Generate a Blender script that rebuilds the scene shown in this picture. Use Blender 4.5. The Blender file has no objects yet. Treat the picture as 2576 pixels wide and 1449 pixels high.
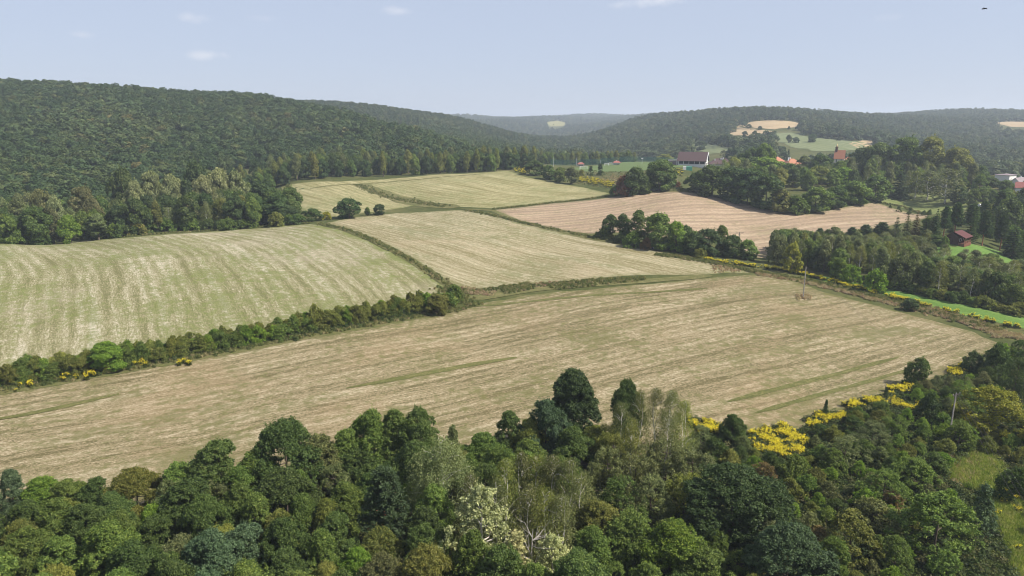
import bpy, bmesh, math, random
import numpy as np
from mathutils import Vector, Matrix
from mathutils.geometry import delaunay_2d_cdt
R=math.radians
rng=np.random.default_rng(7); random.seed(7)
S=bpy.context.scene; COL=S.collection
# ------------------------------------------------------------------ camera
CAMZ=62.0; PITCH=R(13.26)
cam=bpy.data.cameras.new('camera'); camo=bpy.data.objects.new('camera',cam); COL.objects.link(camo)
camo.location=(0,0,CAMZ); camo.rotation_euler=(R(90)-PITCH,0,0)
cam.sensor_fit='HORIZONTAL'; cam.angle=R(72); cam.clip_start=0.5; cam.clip_end=30000
S.camera=camo
# ------------------------------------------------------------------ sky and sun
SUN_AZ,SUN_EL=R(108),R(47)           # azimuth clockwise from the view direction
w=bpy.data.worlds.new('World'); S.world=w; w.use_nodes=True
nt=w.node_tree; N=nt.nodes; L=nt.links
bg=N['Background']; bg.inputs[1].default_value=0.093
sky=N.new('ShaderNodeTexSky'); sky.sky_type='NISHITA'; sky.sun_disc=False
sky.sun_elevation=SUN_EL; sky.sun_rotation=SUN_AZ; sky.altitude=250; sky.air_density=1.0; sky.dust_density=.6; sky.ozone_density=2.2
def cloud_mask(nt,src):
    N=nt.nodes; L=nt.links
    tc=N.new('ShaderNodeTexCoord'); acc=None
    noi=N.new('ShaderNodeTexNoise'); noi.inputs['Scale'].default_value=55; noi.inputs['Detail'].default_value=5; noi.inputs['Roughness'].default_value=.62
    L.new(tc.outputs['Generated'],noi.inputs['Vector'])
    def m(op,a,b=None,c=None):
        n=N.new('ShaderNodeMath'); n.operation=op
        for i,v in enumerate((a,b,c)):
            if v is None: continue
            if isinstance(v,(int,float)): n.inputs[i].default_value=v
            else: L.new(v,n.inputs[i])
        return n.outputs[0]
    def dot(v):
        n=N.new('ShaderNodeVectorMath'); n.operation='DOT_PRODUCT'; n.inputs[1].default_value=v; L.new(tc.outputs['Generated'],n.inputs[0]); return n.outputs['Value']
    cp,sp=math.cos(PITCH),math.sin(PITCH); F=1288/math.tan(R(36))
    for px,py,ww,hh,amp in src:
        u=(px-1288)/F; v=(724.5-py)/F
        d=Vector((u,cp+v*sp,-sp+v*cp)).normalized(); rt=Vector((d.y,-d.x,0)).normalized(); up=rt.cross(d)
        a=m('MULTIPLY',m('SUBTRACT',dot(rt),0.0),F/ww); b=m('MULTIPLY',dot(up),F/hh)
        rr=m('SQRT',m('ADD',m('MULTIPLY',a,a),m('MULTIPLY',b,b)))
        k=m('SUBTRACT',1.0,rr); k=m('ADD',k,m('MULTIPLY',m('SUBTRACT',noi.outputs[0],.5),2.2))
        front=m('GREATER_THAN',dot(d),.8)
        k=m('MULTIPLY',m('MULTIPLY',m('MINIMUM',m('MAXIMUM',k,0.0),1.0),amp),front)
        acc=k if acc is None else m('MAXIMUM',acc,k)
    return acc
tint=N.new('ShaderNodeMix'); tint.data_type='RGBA'; tint.blend_type='MULTIPLY'; tint.inputs[0].default_value=1
L.new(sky.outputs[0],tint.inputs[6]); tint.inputs[7].default_value=(.98,.95,1.06,1)
cm=cloud_mask(nt,[(517,138,42,12,.55),(478,43,40,12,.35),(1000,27,40,11,.4),(1660,2,66,14,.6),(1565,10,40,12,.35),(207,88,26,8,.3),(660,46,40,9,.18),(2240,44,40,9,.15)])
fl=N.new('ShaderNodeMix'); fl.data_type='RGBA'; fl.inputs[0].default_value=.85; L.new(tint.outputs[2],fl.inputs[6]); fl.inputs[7].default_value=(3.32,3.74,4.62,1)   # thin high haze evens the sky out
cl=N.new('ShaderNodeMix'); cl.data_type='RGBA'; L.new(cm,cl.inputs[0]); L.new(fl.outputs[2],cl.inputs[6]); cl.inputs[7].default_value=(5.3,5.4,5.8,1)
L.new(cl.outputs[2],bg.inputs[0])
sun=bpy.data.lights.new('sun','SUN'); sun.energy=4.7; sun.angle=R(0.53); sun.color=(1,.94,.83)
suno=bpy.data.objects.new('sun',sun); COL.objects.link(suno)
sd=Vector((math.sin(SUN_AZ)*math.cos(SUN_EL),math.cos(SUN_AZ)*math.cos(SUN_EL),math.sin(SUN_EL)))
suno.rotation_euler=sd.to_track_quat('Z','Y').to_euler(); suno.location=(60,-40,120)
# ------------------------------------------------------------------ exposure and render settings
S.view_settings.view_transform='Standard'; S.view_settings.look='None'; S.view_settings.gamma=1; S.view_settings.exposure=0.8
S.cycles.max_bounces=5; S.cycles.diffuse_bounces=2; S.cycles.glossy_bounces=1; S.cycles.transmission_bounces=2; S.cycles.transparent_max_bounces=4; S.cycles.volume_bounces=0
S.cycles.use_denoising=True; S.cycles.denoiser='OPENIMAGEDENOISE'; S.cycles.sample_clamp_indirect=4; S.cycles.filter_width=0.95
# ------------------------------------------------------------------ the lie of the land
W2,H2=2576.0,1449.0
FPX=1288.0/math.tan(R(36))
def rays(px,py):
    px=np.asarray(px,float);py=np.asarray(py,float)
    u=(px-W2/2)/FPX; v=(H2/2-py)/FPX
    cp,sp=math.cos(PITCH),math.sin(PITCH)
    dx=u; dy=cp+v*sp; dz=-sp+v*cp
    h=np.hypot(dx,dy)
    return dx/h,dy/h,dz/h   # per metre of ground distance
# ground control points: (px, py, kind, value, canopy): 'z' ground height known, 'd' distance known
CP=[]
for x in (-300,0,600,1288,2000,2576,2900): CP.append((x,1449,'z',0,0))
CP+= [(0,1200,'z',0,0),(350,1170,'z',0,0),(700,1120,'z',0,0),(1300,1085,'z',0,0),(1750,1030,'z',0,0),(2050,1055,'z',-1,0),(2500,870,'z',0,0),(2300,960,'z',0,0),
 (0,975,'z',1,0),(300,930,'z',1.5,0),(600,870,'z',2.5,0),(1150,765,'z',4.5,0),(1600,850,'z',2.5,0),(2000,850,'z',2,0),(1250,740,'z',5,0),(1900,690,'z',5,0),(2120,715,'z',3,0),(2300,780,'z',1.5,0),(2576,800,'z',1,0),(2576,900,'z',0,0),
 (0,780,'z',6,0),(300,750,'z',6.5,0),(700,700,'z',8,0),(0,612,'z',10,0),(400,592,'z',11,0),(800,562,'z',12.5,0),(1000,640,'z',10,0),
 (1150,600,'z',11,0),(1150,530,'z',13.5,0),(1480,592,'z',9.5,0),(1500,660,'z',8,0),(1700,630,'z',7.5,0),
 (1250,528,'z',14,0),(1500,490,'z',17,0),(1720,482,'z',20,0),(1300,432,'z',23,0),(1100,440,'z',22,0),(1000,450,'z',20,0),(1300,480,'z',17.5,0),(1000,500,'z',14,0),(720,470,'z',17,0),(780,540,'z',12,0),
 (1560,420,'z',24,0),(1740,415,'z',27,0),(1560,408,'d',700,0),(1500,440,'z',21,0),
 (2000,540,'z',11,0),(2300,535,'z',8,0),(1900,620,'z',4.5,0),(1700,560,'z',12,0),(2150,570,'z',7,0),(2100,500,'z',15,0),
 (2540,480,'d',560,0),(2410,605,'d',370,0),(2576,640,'z',2,0),(2250,780,'z',1.5,0),(1850,430,'d',560,8),
 (2550,440,'d',700,8),
 # left hill
 (0,250,'d',880,13),(0,300,'d',780,13),(0,203,'d',1000,13),(320,222,'d',980,13),(640,236,'d',950,13),(320,330,'d',720,13),(640,330,'d',740,13),(0,400,'d',620,13),(320,420,'d',600,13),(640,395,'d',620,13),(0,470,'d',520,13),
 (853,280,'d',860,13),(1053,328,'d',780,13),(1154,368,'d',720,13),(960,370,'d',680,13),(800,350,'d',710,13),(850,395,'d',600,10),(1100,395,'d',650,10),
 # second ridge
 (740,250,'d',1450,13),(960,267,'d',1500,13),(1130,290,'d',1550,13),(1300,335,'d',1500,13),(1420,365,'d',1350,13),
 (-350,200,'d',1000,13),(-350,400,'d',600,13),
 # valley and far plateau
 (1500,382,'d',900,13),(1400,348,'d',2000,13),(1400,320,'d',2900,13),(1150,293,'d',4000,13),(1400,291,'d',4000,13),(1600,289,'d',4000,13),(1560,340,'d',2200,13),
 # right hill
 (1850,272,'d',1700,13),(1700,282,'d',1850,13),(1600,298,'d',2000,13),(1600,350,'d',1250,13),(1650,385,'d',950,13),(1850,315,'d',1350,10),(1930,310,'d',1400,0),(1950,325,'d',1300,0),(1830,377,'d',950,0),(1800,360,'d',1050,5),(2000,345,'d',1180,0),(2100,357,'d',1120,0),(2150,362,'d',1100,0),(2000,375,'d',1000,0),
 (2100,280,'d',1900,13),(2250,280,'d',2100,13),(2576,280,'d',2600,13),(2300,330,'d',1500,13),(2540,313,'d',2000,0),(2400,350,'d',1300,13),(2500,395,'d',1000,13),(2576,330,'d',1700,13),
 (2900,285,'d',2600,13),(2900,400,'d',1000,13),(2900,600,'z',2,0)]
# hidden ground: (px column, distance, z)
HID=[(0,420,3),(300,440,4),(600,455,6),(700,520,13),(960,1150,42),(740,1150,75),(1130,1100,30),(0,1400,96),(400,1400,90),(-350,1500,96),(0,3000,90),(700,2500,85),(1100,2500,50),
 (1850,2500,72),(2250,3200,74),(2576,3600,78),(1150,6500,82),(1400,6500,84),(1800,6500,84),(2576,6500,84),(0,6500,90),(1600,3000,62),(2250,590,21),(2100,600,21),(1950,600,22),(2400,620,17),(2300,800,4),(2000,820,14),(1750,800,18),(1500,760,18)]
for x in (-400,0,600,1288,2000,2576,2976): HID.append((x,35,0))
P=[];Zc=[]
def feat(x,y):
    d=np.hypot(x,y); return np.stack([2.6*np.arctan2(x,y),np.log(np.maximum(d,30.))],-1)
for px,py,k,v,can in CP:
    a,b,c=rays(px,py); d=(v-CAMZ)/c if k=='z' else v
    z=CAMZ+c*d-can; P.append((a*d,b*d)); Zc.append(z)
for px,d,z in HID:
    a,b,c=rays(px,500); P.append((a*d,b*d)); Zc.append(z)
P=np.array(P);Zc=np.array(Zc)
C=feat(P[:,0],P[:,1])
def kern(r2): return np.where(r2>1e-12,0.5*r2*np.log(np.maximum(r2,1e-12)),0)
n=len(C);K=kern(((C[:,None]-C[None])**2).sum(-1))+np.eye(n)*2e-4
Q=np.c_[np.ones(n),C];A=np.block([[K,Q],[Q.T,np.zeros((3,3))]])
sol=np.linalg.solve(A,np.r_[Zc,np.zeros(3)]);Wt,Aff=sol[:n],sol[n:]
def terrain(x,y):
    x=np.asarray(x,float);y=np.asarray(y,float);sh=x.shape
    F=feat(x.ravel(),y.ravel()); F[:,0]=np.clip(F[:,0],-2.6*0.85,2.6*0.85); F[:,1]=np.clip(F[:,1],math.log(35),math.log(6500))
    out=np.empty(len(F))
    for i in range(0,len(F),20000):
        f=F[i:i+20000]; r2=((f[:,None]-C[None])**2).sum(-1)
        out[i:i+20000]=kern(r2)@Wt+Aff[0]+f@Aff[1:]
    return out.reshape(sh)
_A=np.linspace(-.85,.85,640); _Ld=np.linspace(math.log(35),math.log(6500),640)
_ga,_gd=np.meshgrid(_A,np.exp(_Ld),indexing='ij'); _T=terrain(np.sin(_ga)*_gd,np.cos(_ga)*_gd)
_x,_y=np.sin(_ga)*_gd,np.cos(_ga)*_gd; _q=np.clip((_gd-1500)/1200,0,1)   # spurs and gullies of the far hills
_T+=_q*(6*np.sin(_x/170+_y/420)+5*np.sin(_x/95-_y/260+1.7)+4*np.sin(_x/310+_y/150+.6)-4)
def terrain(x,y):
    x=np.asarray(x,float);y=np.asarray(y,float)
    u=(np.clip(np.arctan2(x,y),-.85,.85)+.85)/1.7*639; v=(np.log(np.clip(np.hypot(x,y),35,6500))-_Ld[0])/(_Ld[-1]-_Ld[0])*639
    i=np.clip(u.astype(int),0,638); j=np.clip(v.astype(int),0,638); f=u-i; g=v-j
    return (_T[i,j]*(1-f)+_T[i+1,j]*f)*(1-g)+(_T[i,j+1]*(1-f)+_T[i+1,j+1]*f)*g
DS=np.exp(np.linspace(math.log(40),math.log(6400),420))
def hit(px,py,h=0.0,dmin=40.):
    """first point along the pixel's ray that lies h metres above the ground"""
    px=np.atleast_1d(np.asarray(px,float));py=np.atleast_1d(np.asarray(py,float));h=np.broadcast_to(np.asarray(h,float),px.shape)
    a,b,c=rays(px,py)
    D=DS[DS>=dmin]
    zt=terrain(a[:,None]*D,b[:,None]*D)+h[:,None]
    g=CAMZ+c[:,None]*D-zt
    under=g<0; idx=np.argmax(under,1); ok=under.any(1)&(idx>0)
    i=np.clip(idx,1,None);r=np.arange(len(px))
    g0,g1=g[r,i-1],g[r,i];t=g0/(g0-g1);d=D[i-1]*(1-t)+D[i]*t
    d=np.where(ok,d,np.nan)
    return a*d,b*d,d
def proj(x,y,z):
    cp,sp=math.cos(PITCH),math.sin(PITCH); r=z-CAMZ
    dep=y*cp-r*sp; up=y*sp+r*cp
    return W2/2+FPX*x/dep, H2/2-FPX*up/dep
def gp(px,d):
    """ground point at distance d that shows in picture column px"""
    px=np.atleast_1d(np.asarray(px,float)); d=np.broadcast_to(np.asarray(d,float),px.shape)
    az=np.arctan((px-W2/2)/FPX)
    for _ in range(5):
        x,y=np.sin(az)*d,np.cos(az)*d; q,_p=proj(x,y,terrain(x,y)); az=az+np.clip((px-q)/FPX,-.2,.2)
    return np.sin(az)*d,np.cos(az)*d
def inpoly(px,py,poly):
    px=np.asarray(px);py=np.asarray(py); c=np.zeros(px.shape,bool); n=len(poly)
    for i in range(n):
        x0,y0=poly[i];x1,y1=poly[(i+1)%n]
        if y0==y1: continue
        c^=((y0>py)!=(y1>py))&(px<(x1-x0)*(py-y0)/(y1-y0)+x0)
    return c
# ------------------------------------------------------------------ helpers: objects and tags
def tag(o,label=None,cat=None,group=None,kind=None):
    for k,v in (('label',label),('category',cat),('group',group),('kind',kind)):
        if v: o[k]=v
    return o
def link(name,me,parent=None,mat=None):
    o=bpy.data.objects.new(name,me); COL.objects.link(o)
    if parent is not None: o.parent=parent
    if mat is not None and me is not None and not me.materials: me.materials.append(mat)
    return o
def empty(name,loc=(0,0,0),rz=0,scale=(1,1,1)):
    o=bpy.data.objects.new(name,None); o.empty_display_size=.5; o.location=loc; o.rotation_euler=(0,0,rz); o.scale=scale; COL.objects.link(o); return o
class MB:
    """collects boxes, tubes and plates; build() links them as one mesh object"""
    def __init__(s): s.v=[];s.f=[]
    def add(s,v,f):
        n=len(s.v); s.v+=[tuple(p) for p in v]; s.f+=[tuple(n+i for i in q) for q in f]; return s
    def box(s,x0,x1,y0,y1,z0,z1):
        return s.add([(x0,y0,z0),(x1,y0,z0),(x1,y1,z0),(x0,y1,z0),(x0,y0,z1),(x1,y0,z1),(x1,y1,z1),(x0,y1,z1)],
            [(0,3,2,1),(4,5,6,7),(0,1,5,4),(1,2,6,5),(2,3,7,6),(3,0,4,7)])
    def tube(s,path,rad,n=6):
        path=[Vector(p) for p in path]; rad=rad if hasattr(rad,'__len__') else [rad]*len(path); vs=[];fs=[]
        for i,p in enumerate(path):
            t=(path[min(i+1,len(path)-1)]-path[max(i-1,0)]).normalized()
            a=t.cross(Vector((0.3,0.1,1)) if abs(t.z)<.9 else Vector((1,0.1,0))).normalized(); b=t.cross(a)
            for k in range(n):
                c=2*math.pi*k/n; vs.append(p+(a*math.cos(c)+b*math.sin(c))*rad[i])
        for i in range(len(path)-1):
            for k in range(n): fs.append((i*n+k,i*n+(k+1)%n,(i+1)*n+(k+1)%n,(i+1)*n+k))
        fs.append(tuple(range(n-1,-1,-1))); fs.append(tuple(range((len(path)-1)*n,len(path)*n)))
        return s.add(vs,fs)
    def mesh(s,name,mat=None,bevel=0):
        me=bpy.data.meshes.new(name); me.from_pydata(s.v,[],s.f)
        bm=bmesh.new(); bm.from_mesh(me); bmesh.ops.recalc_face_normals(bm,faces=bm.faces)
        if bevel: bmesh.ops.bevel(bm,geom=bm.edges[:],offset=bevel,segments=1,affect='EDGES')
        bm.to_mesh(me); bm.free()
        if mat: me.materials.append(mat)
        return me
    def build(s,name,mat,parent=None,bevel=0): return link(name,s.mesh(name,mat,bevel),parent)
# ------------------------------------------------------------------ materials
class NG:
    def __init__(s,name):
        s.m=bpy.data.materials.new(name); s.m.use_nodes=True; s.nt=s.m.node_tree; s.N=s.nt.nodes; s.L=s.nt.links
        s.N.clear(); s.out=s.N.new('ShaderNodeOutputMaterial')
    def n(s,t,**kw):
        n=s.N.new(t)
        for k,v in kw.items(): setattr(n,k,v)
        return n
    def put(s,sock,v):
        if v is None: return
        if isinstance(v,bpy.types.NodeSocket): s.L.new(v,sock)
        else:
            try: sock.default_value=v
            except Exception: sock.default_value=(v[0],v[1],v[2],1)
    def math(s,op,a,b=None,clamp=False):
        n=s.n('ShaderNodeMath',operation=op,use_clamp=clamp); s.put(n.inputs[0],a); s.put(n.inputs[1],b); return n.outputs[0]
    def mix(s,f,a,b,mode='MIX'):
        n=s.n('ShaderNodeMix',data_type='RGBA',blend_type=mode); s.put(n.inputs[0],f)
        for i,v in ((6,a),(7,b)): s.put(n.inputs[i],v if isinstance(v,bpy.types.NodeSocket) else (*v[:3],1))
        return n.outputs[2]
    def ramp(s,f,stops,interp='LINEAR'):
        n=s.n('ShaderNodeValToRGB'); s.put(n.inputs[0],f); cr=n.color_ramp; cr.interpolation=interp
        while len(cr.elements)<len(stops): cr.elements.new(.5)
        for e,(p,c) in zip(cr.elements,stops): e.position=p; e.color=(*c[:3],1) if hasattr(c,'__len__') else (c,c,c,1)
        return n.outputs[0]
    def sm(s,f,a,b):
        n=s.n('ShaderNodeMapRange',interpolation_type='SMOOTHSTEP'); s.put(n.inputs[0],f); n.inputs[1].default_value=a; n.inputs[2].default_value=b; return n.outputs[0]
    def noise(s,vec,scale,detail=3,rough=.55,dist=0):
        n=s.n('ShaderNodeTexNoise'); s.put(n.inputs['Vector'],vec); n.inputs['Scale'].default_value=scale; n.inputs['Detail'].default_value=detail; n.inputs['Roughness'].default_value=rough; n.inputs['Distortion'].default_value=dist; return n.outputs[0]
    def attr(s,name): return s.n('ShaderNodeAttribute',attribute_name=name)
    def bsdf(s,col,rough=.8,spec=.2,bump=None,bd=.1,bs=1.0,metal=0):
        b=s.n('ShaderNodeBsdfPrincipled'); s.put(b.inputs['Base Color'],col if isinstance(col,bpy.types.NodeSocket) else (*col[:3],1))
        s.put(b.inputs['Roughness'],rough); b.inputs['Specular IOR Level'].default_value=spec; b.inputs['Metallic'].default_value=metal
        if bump is not None:
            k=s.n('ShaderNodeBump'); k.inputs['Strength'].default_value=bs; k.inputs['Distance'].default_value=bd; s.put(k.inputs['Height'],bump); s.L.new(k.outputs[0],b.inputs['Normal'])
        s.L.new(b.outputs[0],s.out.inputs[0]); return b
def plain(name,col,rough=.7,spec=.3,var=.12,scale=3.0,metal=0):
    g=NG(name); tc=g.n('ShaderNodeTexCoord'); nz=g.noise(tc.outputs['Object'],scale,4)
    c=g.mix(g.math('MULTIPLY',nz,1.0),[v*(1-var) for v in col],[min(1,v*(1+var)) for v in col])
    g.bsdf(c,rough,spec,nz,.02,.3,metal); return g.m
def leaf_material(name,colour=None,ramp=None,trans=.33,hue=.0):
    """foliage: the plant's own tint, varied leaf by leaf"""
    g=NG(name); oi=g.n('ShaderNodeObjectInfo')
    base=g.ramp(oi.outputs['Random'],ramp) if ramp else (oi.outputs['Color'] if colour is None else None)
    if base is None: rgb=g.n('ShaderNodeRGB'); rgb.outputs[0].default_value=(*colour,1); base=rgb.outputs[0]
    t=g.attr('tone').outputs['Fac']
    v=g.math('ADD',g.math('MULTIPLY',t,1.15),.42)
    hs=g.n('ShaderNodeHueSaturation'); g.put(hs.inputs['Hue'],g.math('ADD',g.math('MULTIPLY',t,-.05),.525)); hs.inputs['Saturation'].default_value=1.0
    g.put(hs.inputs['Value'],v); g.put(hs.inputs['Color'],base)
    p=g.n('ShaderNodeBsdfPrincipled'); g.L.new(hs.outputs[0],p.inputs['Base Color']); p.inputs['Roughness'].default_value=.55; p.inputs['Specular IOR Level'].default_value=.16
    tr=g.n('ShaderNodeBsdfTranslucent'); g.put(tr.inputs[0],g.mix(1.0,hs.outputs[0],(1.2,1.3,.6),'MULTIPLY'))
    mx=g.n('ShaderNodeMixShader'); mx.inputs[0].default_value=trans; g.L.new(p.outputs[0],mx.inputs[1]); g.L.new(tr.outputs[0],mx.inputs[2]); g.L.new(mx.outputs[0],g.out.inputs[0])
    return g.m
M={}
M['leaf']=leaf_material('foliage')
M['forest']=leaf_material('forest_foliage',ramp=[(0,(.046,.080,.028)),(.35,(.058,.094,.032)),(.65,(.072,.108,.036)),(.9,(.090,.118,.038)),(1,(.105,.12,.038))],trans=.2)
M['forest_b']=leaf_material('paler_forest_foliage',ramp=[(0,(.066,.102,.036)),(.5,(.084,.12,.042)),(.9,(.104,.13,.046)),(.97,(.125,.13,.046)),(1,(.16,.14,.045))],trans=.2)
M['farforest']=leaf_material('far_forest_foliage',ramp=[(0,(.045,.078,.03)),(.4,(.062,.096,.036)),(.7,(.08,.11,.042)),(.9,(.096,.118,.045)),(1,(.11,.122,.046))],trans=.2)
M['farforest_b']=leaf_material('far_pale_forest_foliage',ramp=[(0,(.08,.112,.046)),(.6,(.108,.138,.056)),(1,(.135,.15,.062))],trans=.2)
M['conifer']=leaf_material('dark_conifer_foliage',ramp=[(0,(0.039,0.055,0.028)),(.6,(0.054,0.075,0.034)),(1,(0.075,0.089,0.040))],trans=.1)
M['weed']=leaf_material('undergrowth_leaves',ramp=[(0,(0.027,0.046,0.012)),(.4,(0.042,0.065,0.017)),(.75,(0.069,0.089,0.023)),(1,(0.100,0.092,0.035))])
M['grass']=leaf_material('grass_blades',ramp=[(0,(0.077,0.100,0.031)),(.45,(0.123,0.139,0.042)),(.8,(0.185,0.177,0.069)),(1,(0.262,0.216,0.115))],trans=.35)
M['drygrass']=leaf_material('dry_grass_blades',ramp=[(0,(0.262,0.169,0.115)),(.4,(0.354,0.262,0.169)),(.8,(0.424,0.347,0.223)),(1,(0.246,0.231,0.100))],trans=.35)
M['bloom']=leaf_material('goldenrod_bloom',colour=(.60,.52,.025),trans=.15)
M['bloomleaf']=leaf_material('goldenrod_leaves',ramp=[(0,(0.039,0.058,0.015)),(1,(0.077,0.085,0.023))])
M['lushblades']=leaf_material('lush_grass_blades',ramp=[(0,(.14,.2,.035)),(.5,(.2,.25,.05)),(.85,(.28,.29,.08)),(1,(.34,.31,.15))],trans=.35)
M['bark']=plain('bark',(.10,.08,.06),.9,.1,.35,2); M['pinebark']=plain('pine_bark',(.30,.13,.07),.9,.1,.35,2)
M['deadwood']=plain('bare_wood',(.42,.38,.34),.9,.1,.2,2)
g=NG('birch_bark'); tc=g.n('ShaderNodeTexCoord'); mp=g.n('ShaderNodeMapping'); mp.inputs['Scale'].default_value=(2,2,6); g.L.new(tc.outputs['Object'],mp.inputs[0]); nz=g.noise(mp.outputs[0],1.2,4,.7)
g.bsdf(g.ramp(nz,[(.36,(.05,.045,.04)),(.46,(.62,.58,.52)),(1,(.74,.71,.66))]),.8,.2); M['birchbark']=g.m
# ------------------------------------------------------------------ ground
def ground_material():
    g=NG('rough_grass_ground'); geo=g.n('ShaderNodeNewGeometry'); P_=geo.outputs['Position']
    a=g.noise(P_,.02,4); b=g.noise(P_,.25,4); c=g.noise(P_,1.7,3,.7)
    f=g.math('ADD',g.math('MULTIPLY',a,.5),g.math('ADD',g.math('MULTIPLY',b,.3),g.math('MULTIPLY',c,.2)))
    col=g.ramp(f,[(.3,(0.028,0.036,0.012)),(.46,(0.056,0.066,0.021)),(.58,(0.096,0.094,0.036)),(.72,(0.160,0.132,0.068))])
    g.bsdf(col,.95,.05,g.math('ADD',b,c),.25,.6); return g.m
M['ground']=ground_material()
def build_ground():
    az=np.unique(np.r_[np.linspace(-math.pi,-.8,48),np.linspace(-.8,.8,300),np.linspace(.8,math.pi,48)])[:-1]
    d=np.exp(np.linspace(math.log(12),math.log(6500),400)); A,D=np.meshgrid(az,d,indexing='ij')
    X,Y=np.sin(A)*D,np.cos(A)*D; Z=terrain(X,Y)
    n,m=A.shape; v=np.stack([X,Y,Z],-1).reshape(-1,3); v=np.vstack([v,[[0,0,0]]])
    i=np.arange(n)[:,None]*m; j=np.arange(m-1)[None]; i2=((np.arange(n)+1)%n)[:,None]*m
    q=np.stack([i+j,i+j+1,i2+j+1,i2+j],-1).reshape(-1,4)
    t=np.stack([np.full(n,len(v)-1),np.arange(n)*m,((np.arange(n)+1)%n)*m],-1)
    me=bpy.data.meshes.new('ground'); me.vertices.add(len(v)); me.vertices.foreach_set('co',v.ravel())
    lv=np.r_[q.ravel(),t.ravel()]; me.loops.add(len(lv)); me.loops.foreach_set('vertex_index',lv.astype(np.int32))
    ls=np.r_[np.arange(len(q))*4,len(q)*4+np.arange(n)*3]; me.polygons.add(len(ls)); me.polygons.foreach_set('loop_start',ls.astype(np.int32))
    me.update(calc_edges=True); me.validate()
    if me.polygons[5].normal.z<0: me.flip_normals()
    me.polygons.foreach_set('use_smooth',[True]*len(me.polygons))
    tag(link('ground',me,None,M['ground']),'rough grass and soil between the fields and under the woods',None,None,'structure')
build_ground()
# ------------------------------------------------------------------ fields
FP={}   # field footprints on the ground (x,y)
def px2g(pts,step=5.0,jit=.35):
    a=np.array(pts,float); X,Y,d=hit(a[:,0],a[:,1]); bad=np.isnan(d)
    if bad.any(): raise ValueError('no ground at '+str(a[bad]))
    p=np.stack([X,Y],-1); return densify(p,step,jit)
def densify(p,step,jit,closed=True):
    out=[]; n=len(p)
    for i in range(n if closed else n-1):
        a,b=p[i],p[(i+1)%n]; k=max(1,int(np.hypot(*(b-a))/step))
        for j in range(k):
            q=a+(b-a)*j/k; out.append(q+(rng.normal(0,jit,2) if j else 0))
    if not closed: out.append(p[-1])
    return np.array(out)
def guide_coords(xy,guide,ext=600.):
    g=np.array(guide); a=g[0]+(g[0]-g[1])/np.hypot(*(g[0]-g[1]))*ext; b=g[-1]+(g[-1]-g[-2])/np.hypot(*(g[-1]-g[-2]))*ext
    g=np.vstack([a,g,b]); best=np.full(len(xy),1e9); row=np.zeros(len(xy)); al=np.zeros(len(xy)); s=0
    for i in range(len(g)-1):
        p,q=g[i],g[i+1]; l=np.hypot(*(q-p)); t=np.clip(((xy-p)@(q-p))/l**2,0,1); c=p+t[:,None]*(q-p); d=np.hypot(*(xy-c).T)
        sg=np.sign((q-p)[0]*(xy-p)[:,1]-(q-p)[1]*(xy-p)[:,0]); m=d<best
        best=np.where(m,d,best); row=np.where(m,d*sg,row); al=np.where(m,s+t*l,al); s+=l
    return row,al
def field(name,pts,mat,label,guide=None,off=.08,grid=5.0,key=None,jit=.35):
    b=px2g(pts,grid,jit); FP[key or name]=b
    lo,hi=b.min(0),b.max(0)
    gx,gy=np.meshgrid(np.arange(lo[0],hi[0],grid),np.arange(lo[1],hi[1],grid)); gr=np.stack([gx.ravel(),gy.ravel()],-1)+rng.normal(0,grid*.08,(gx.size,2))
    gr=gr[inpoly(gr[:,0],gr[:,1],b)]
    # keep clear of the border so the triangles stay well shaped
    d2=((gr[:,None,:]-b[None])**2).sum(-1).min(1); gr=gr[d2>(grid*.45)**2]
    allp=np.vstack([b,gr]); res=delaunay_2d_cdt([Vector(p) for p in allp],[],[list(range(len(b)))],1,1e-4)
    v=np.array([(p.x,p.y) for p in res[0]]); f=[tuple(t) for t in res[2]]
    z=terrain(v[:,0],v[:,1])+off
    me=bpy.data.meshes.new(name); me.from_pydata(np.c_[v,z].tolist(),[],f)
    if me.polygons[0].normal.z<0: me.flip_normals()
    me.polygons.foreach_set('use_smooth',[True]*len(me.polygons))
    gg=px2g(guide,1e6,0) if guide is not None else np.array([[0,0],[1,0.]])
    row,al=guide_coords(v,gg)
    for nm,a in (('row',row),('along',al)):
        at=me.attributes.new(nm,'FLOAT','POINT'); at.data.foreach_set('value',a.astype(np.float32))
    ed=np.sqrt(((v[:,None,:]-b[None])**2).sum(-1).min(1)); at=me.attributes.new('edge','FLOAT','POINT'); at.data.foreach_set('value',ed.astype(np.float32))
    return tag(link(name,me,None,mat),label,None,None,'structure')
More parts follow.
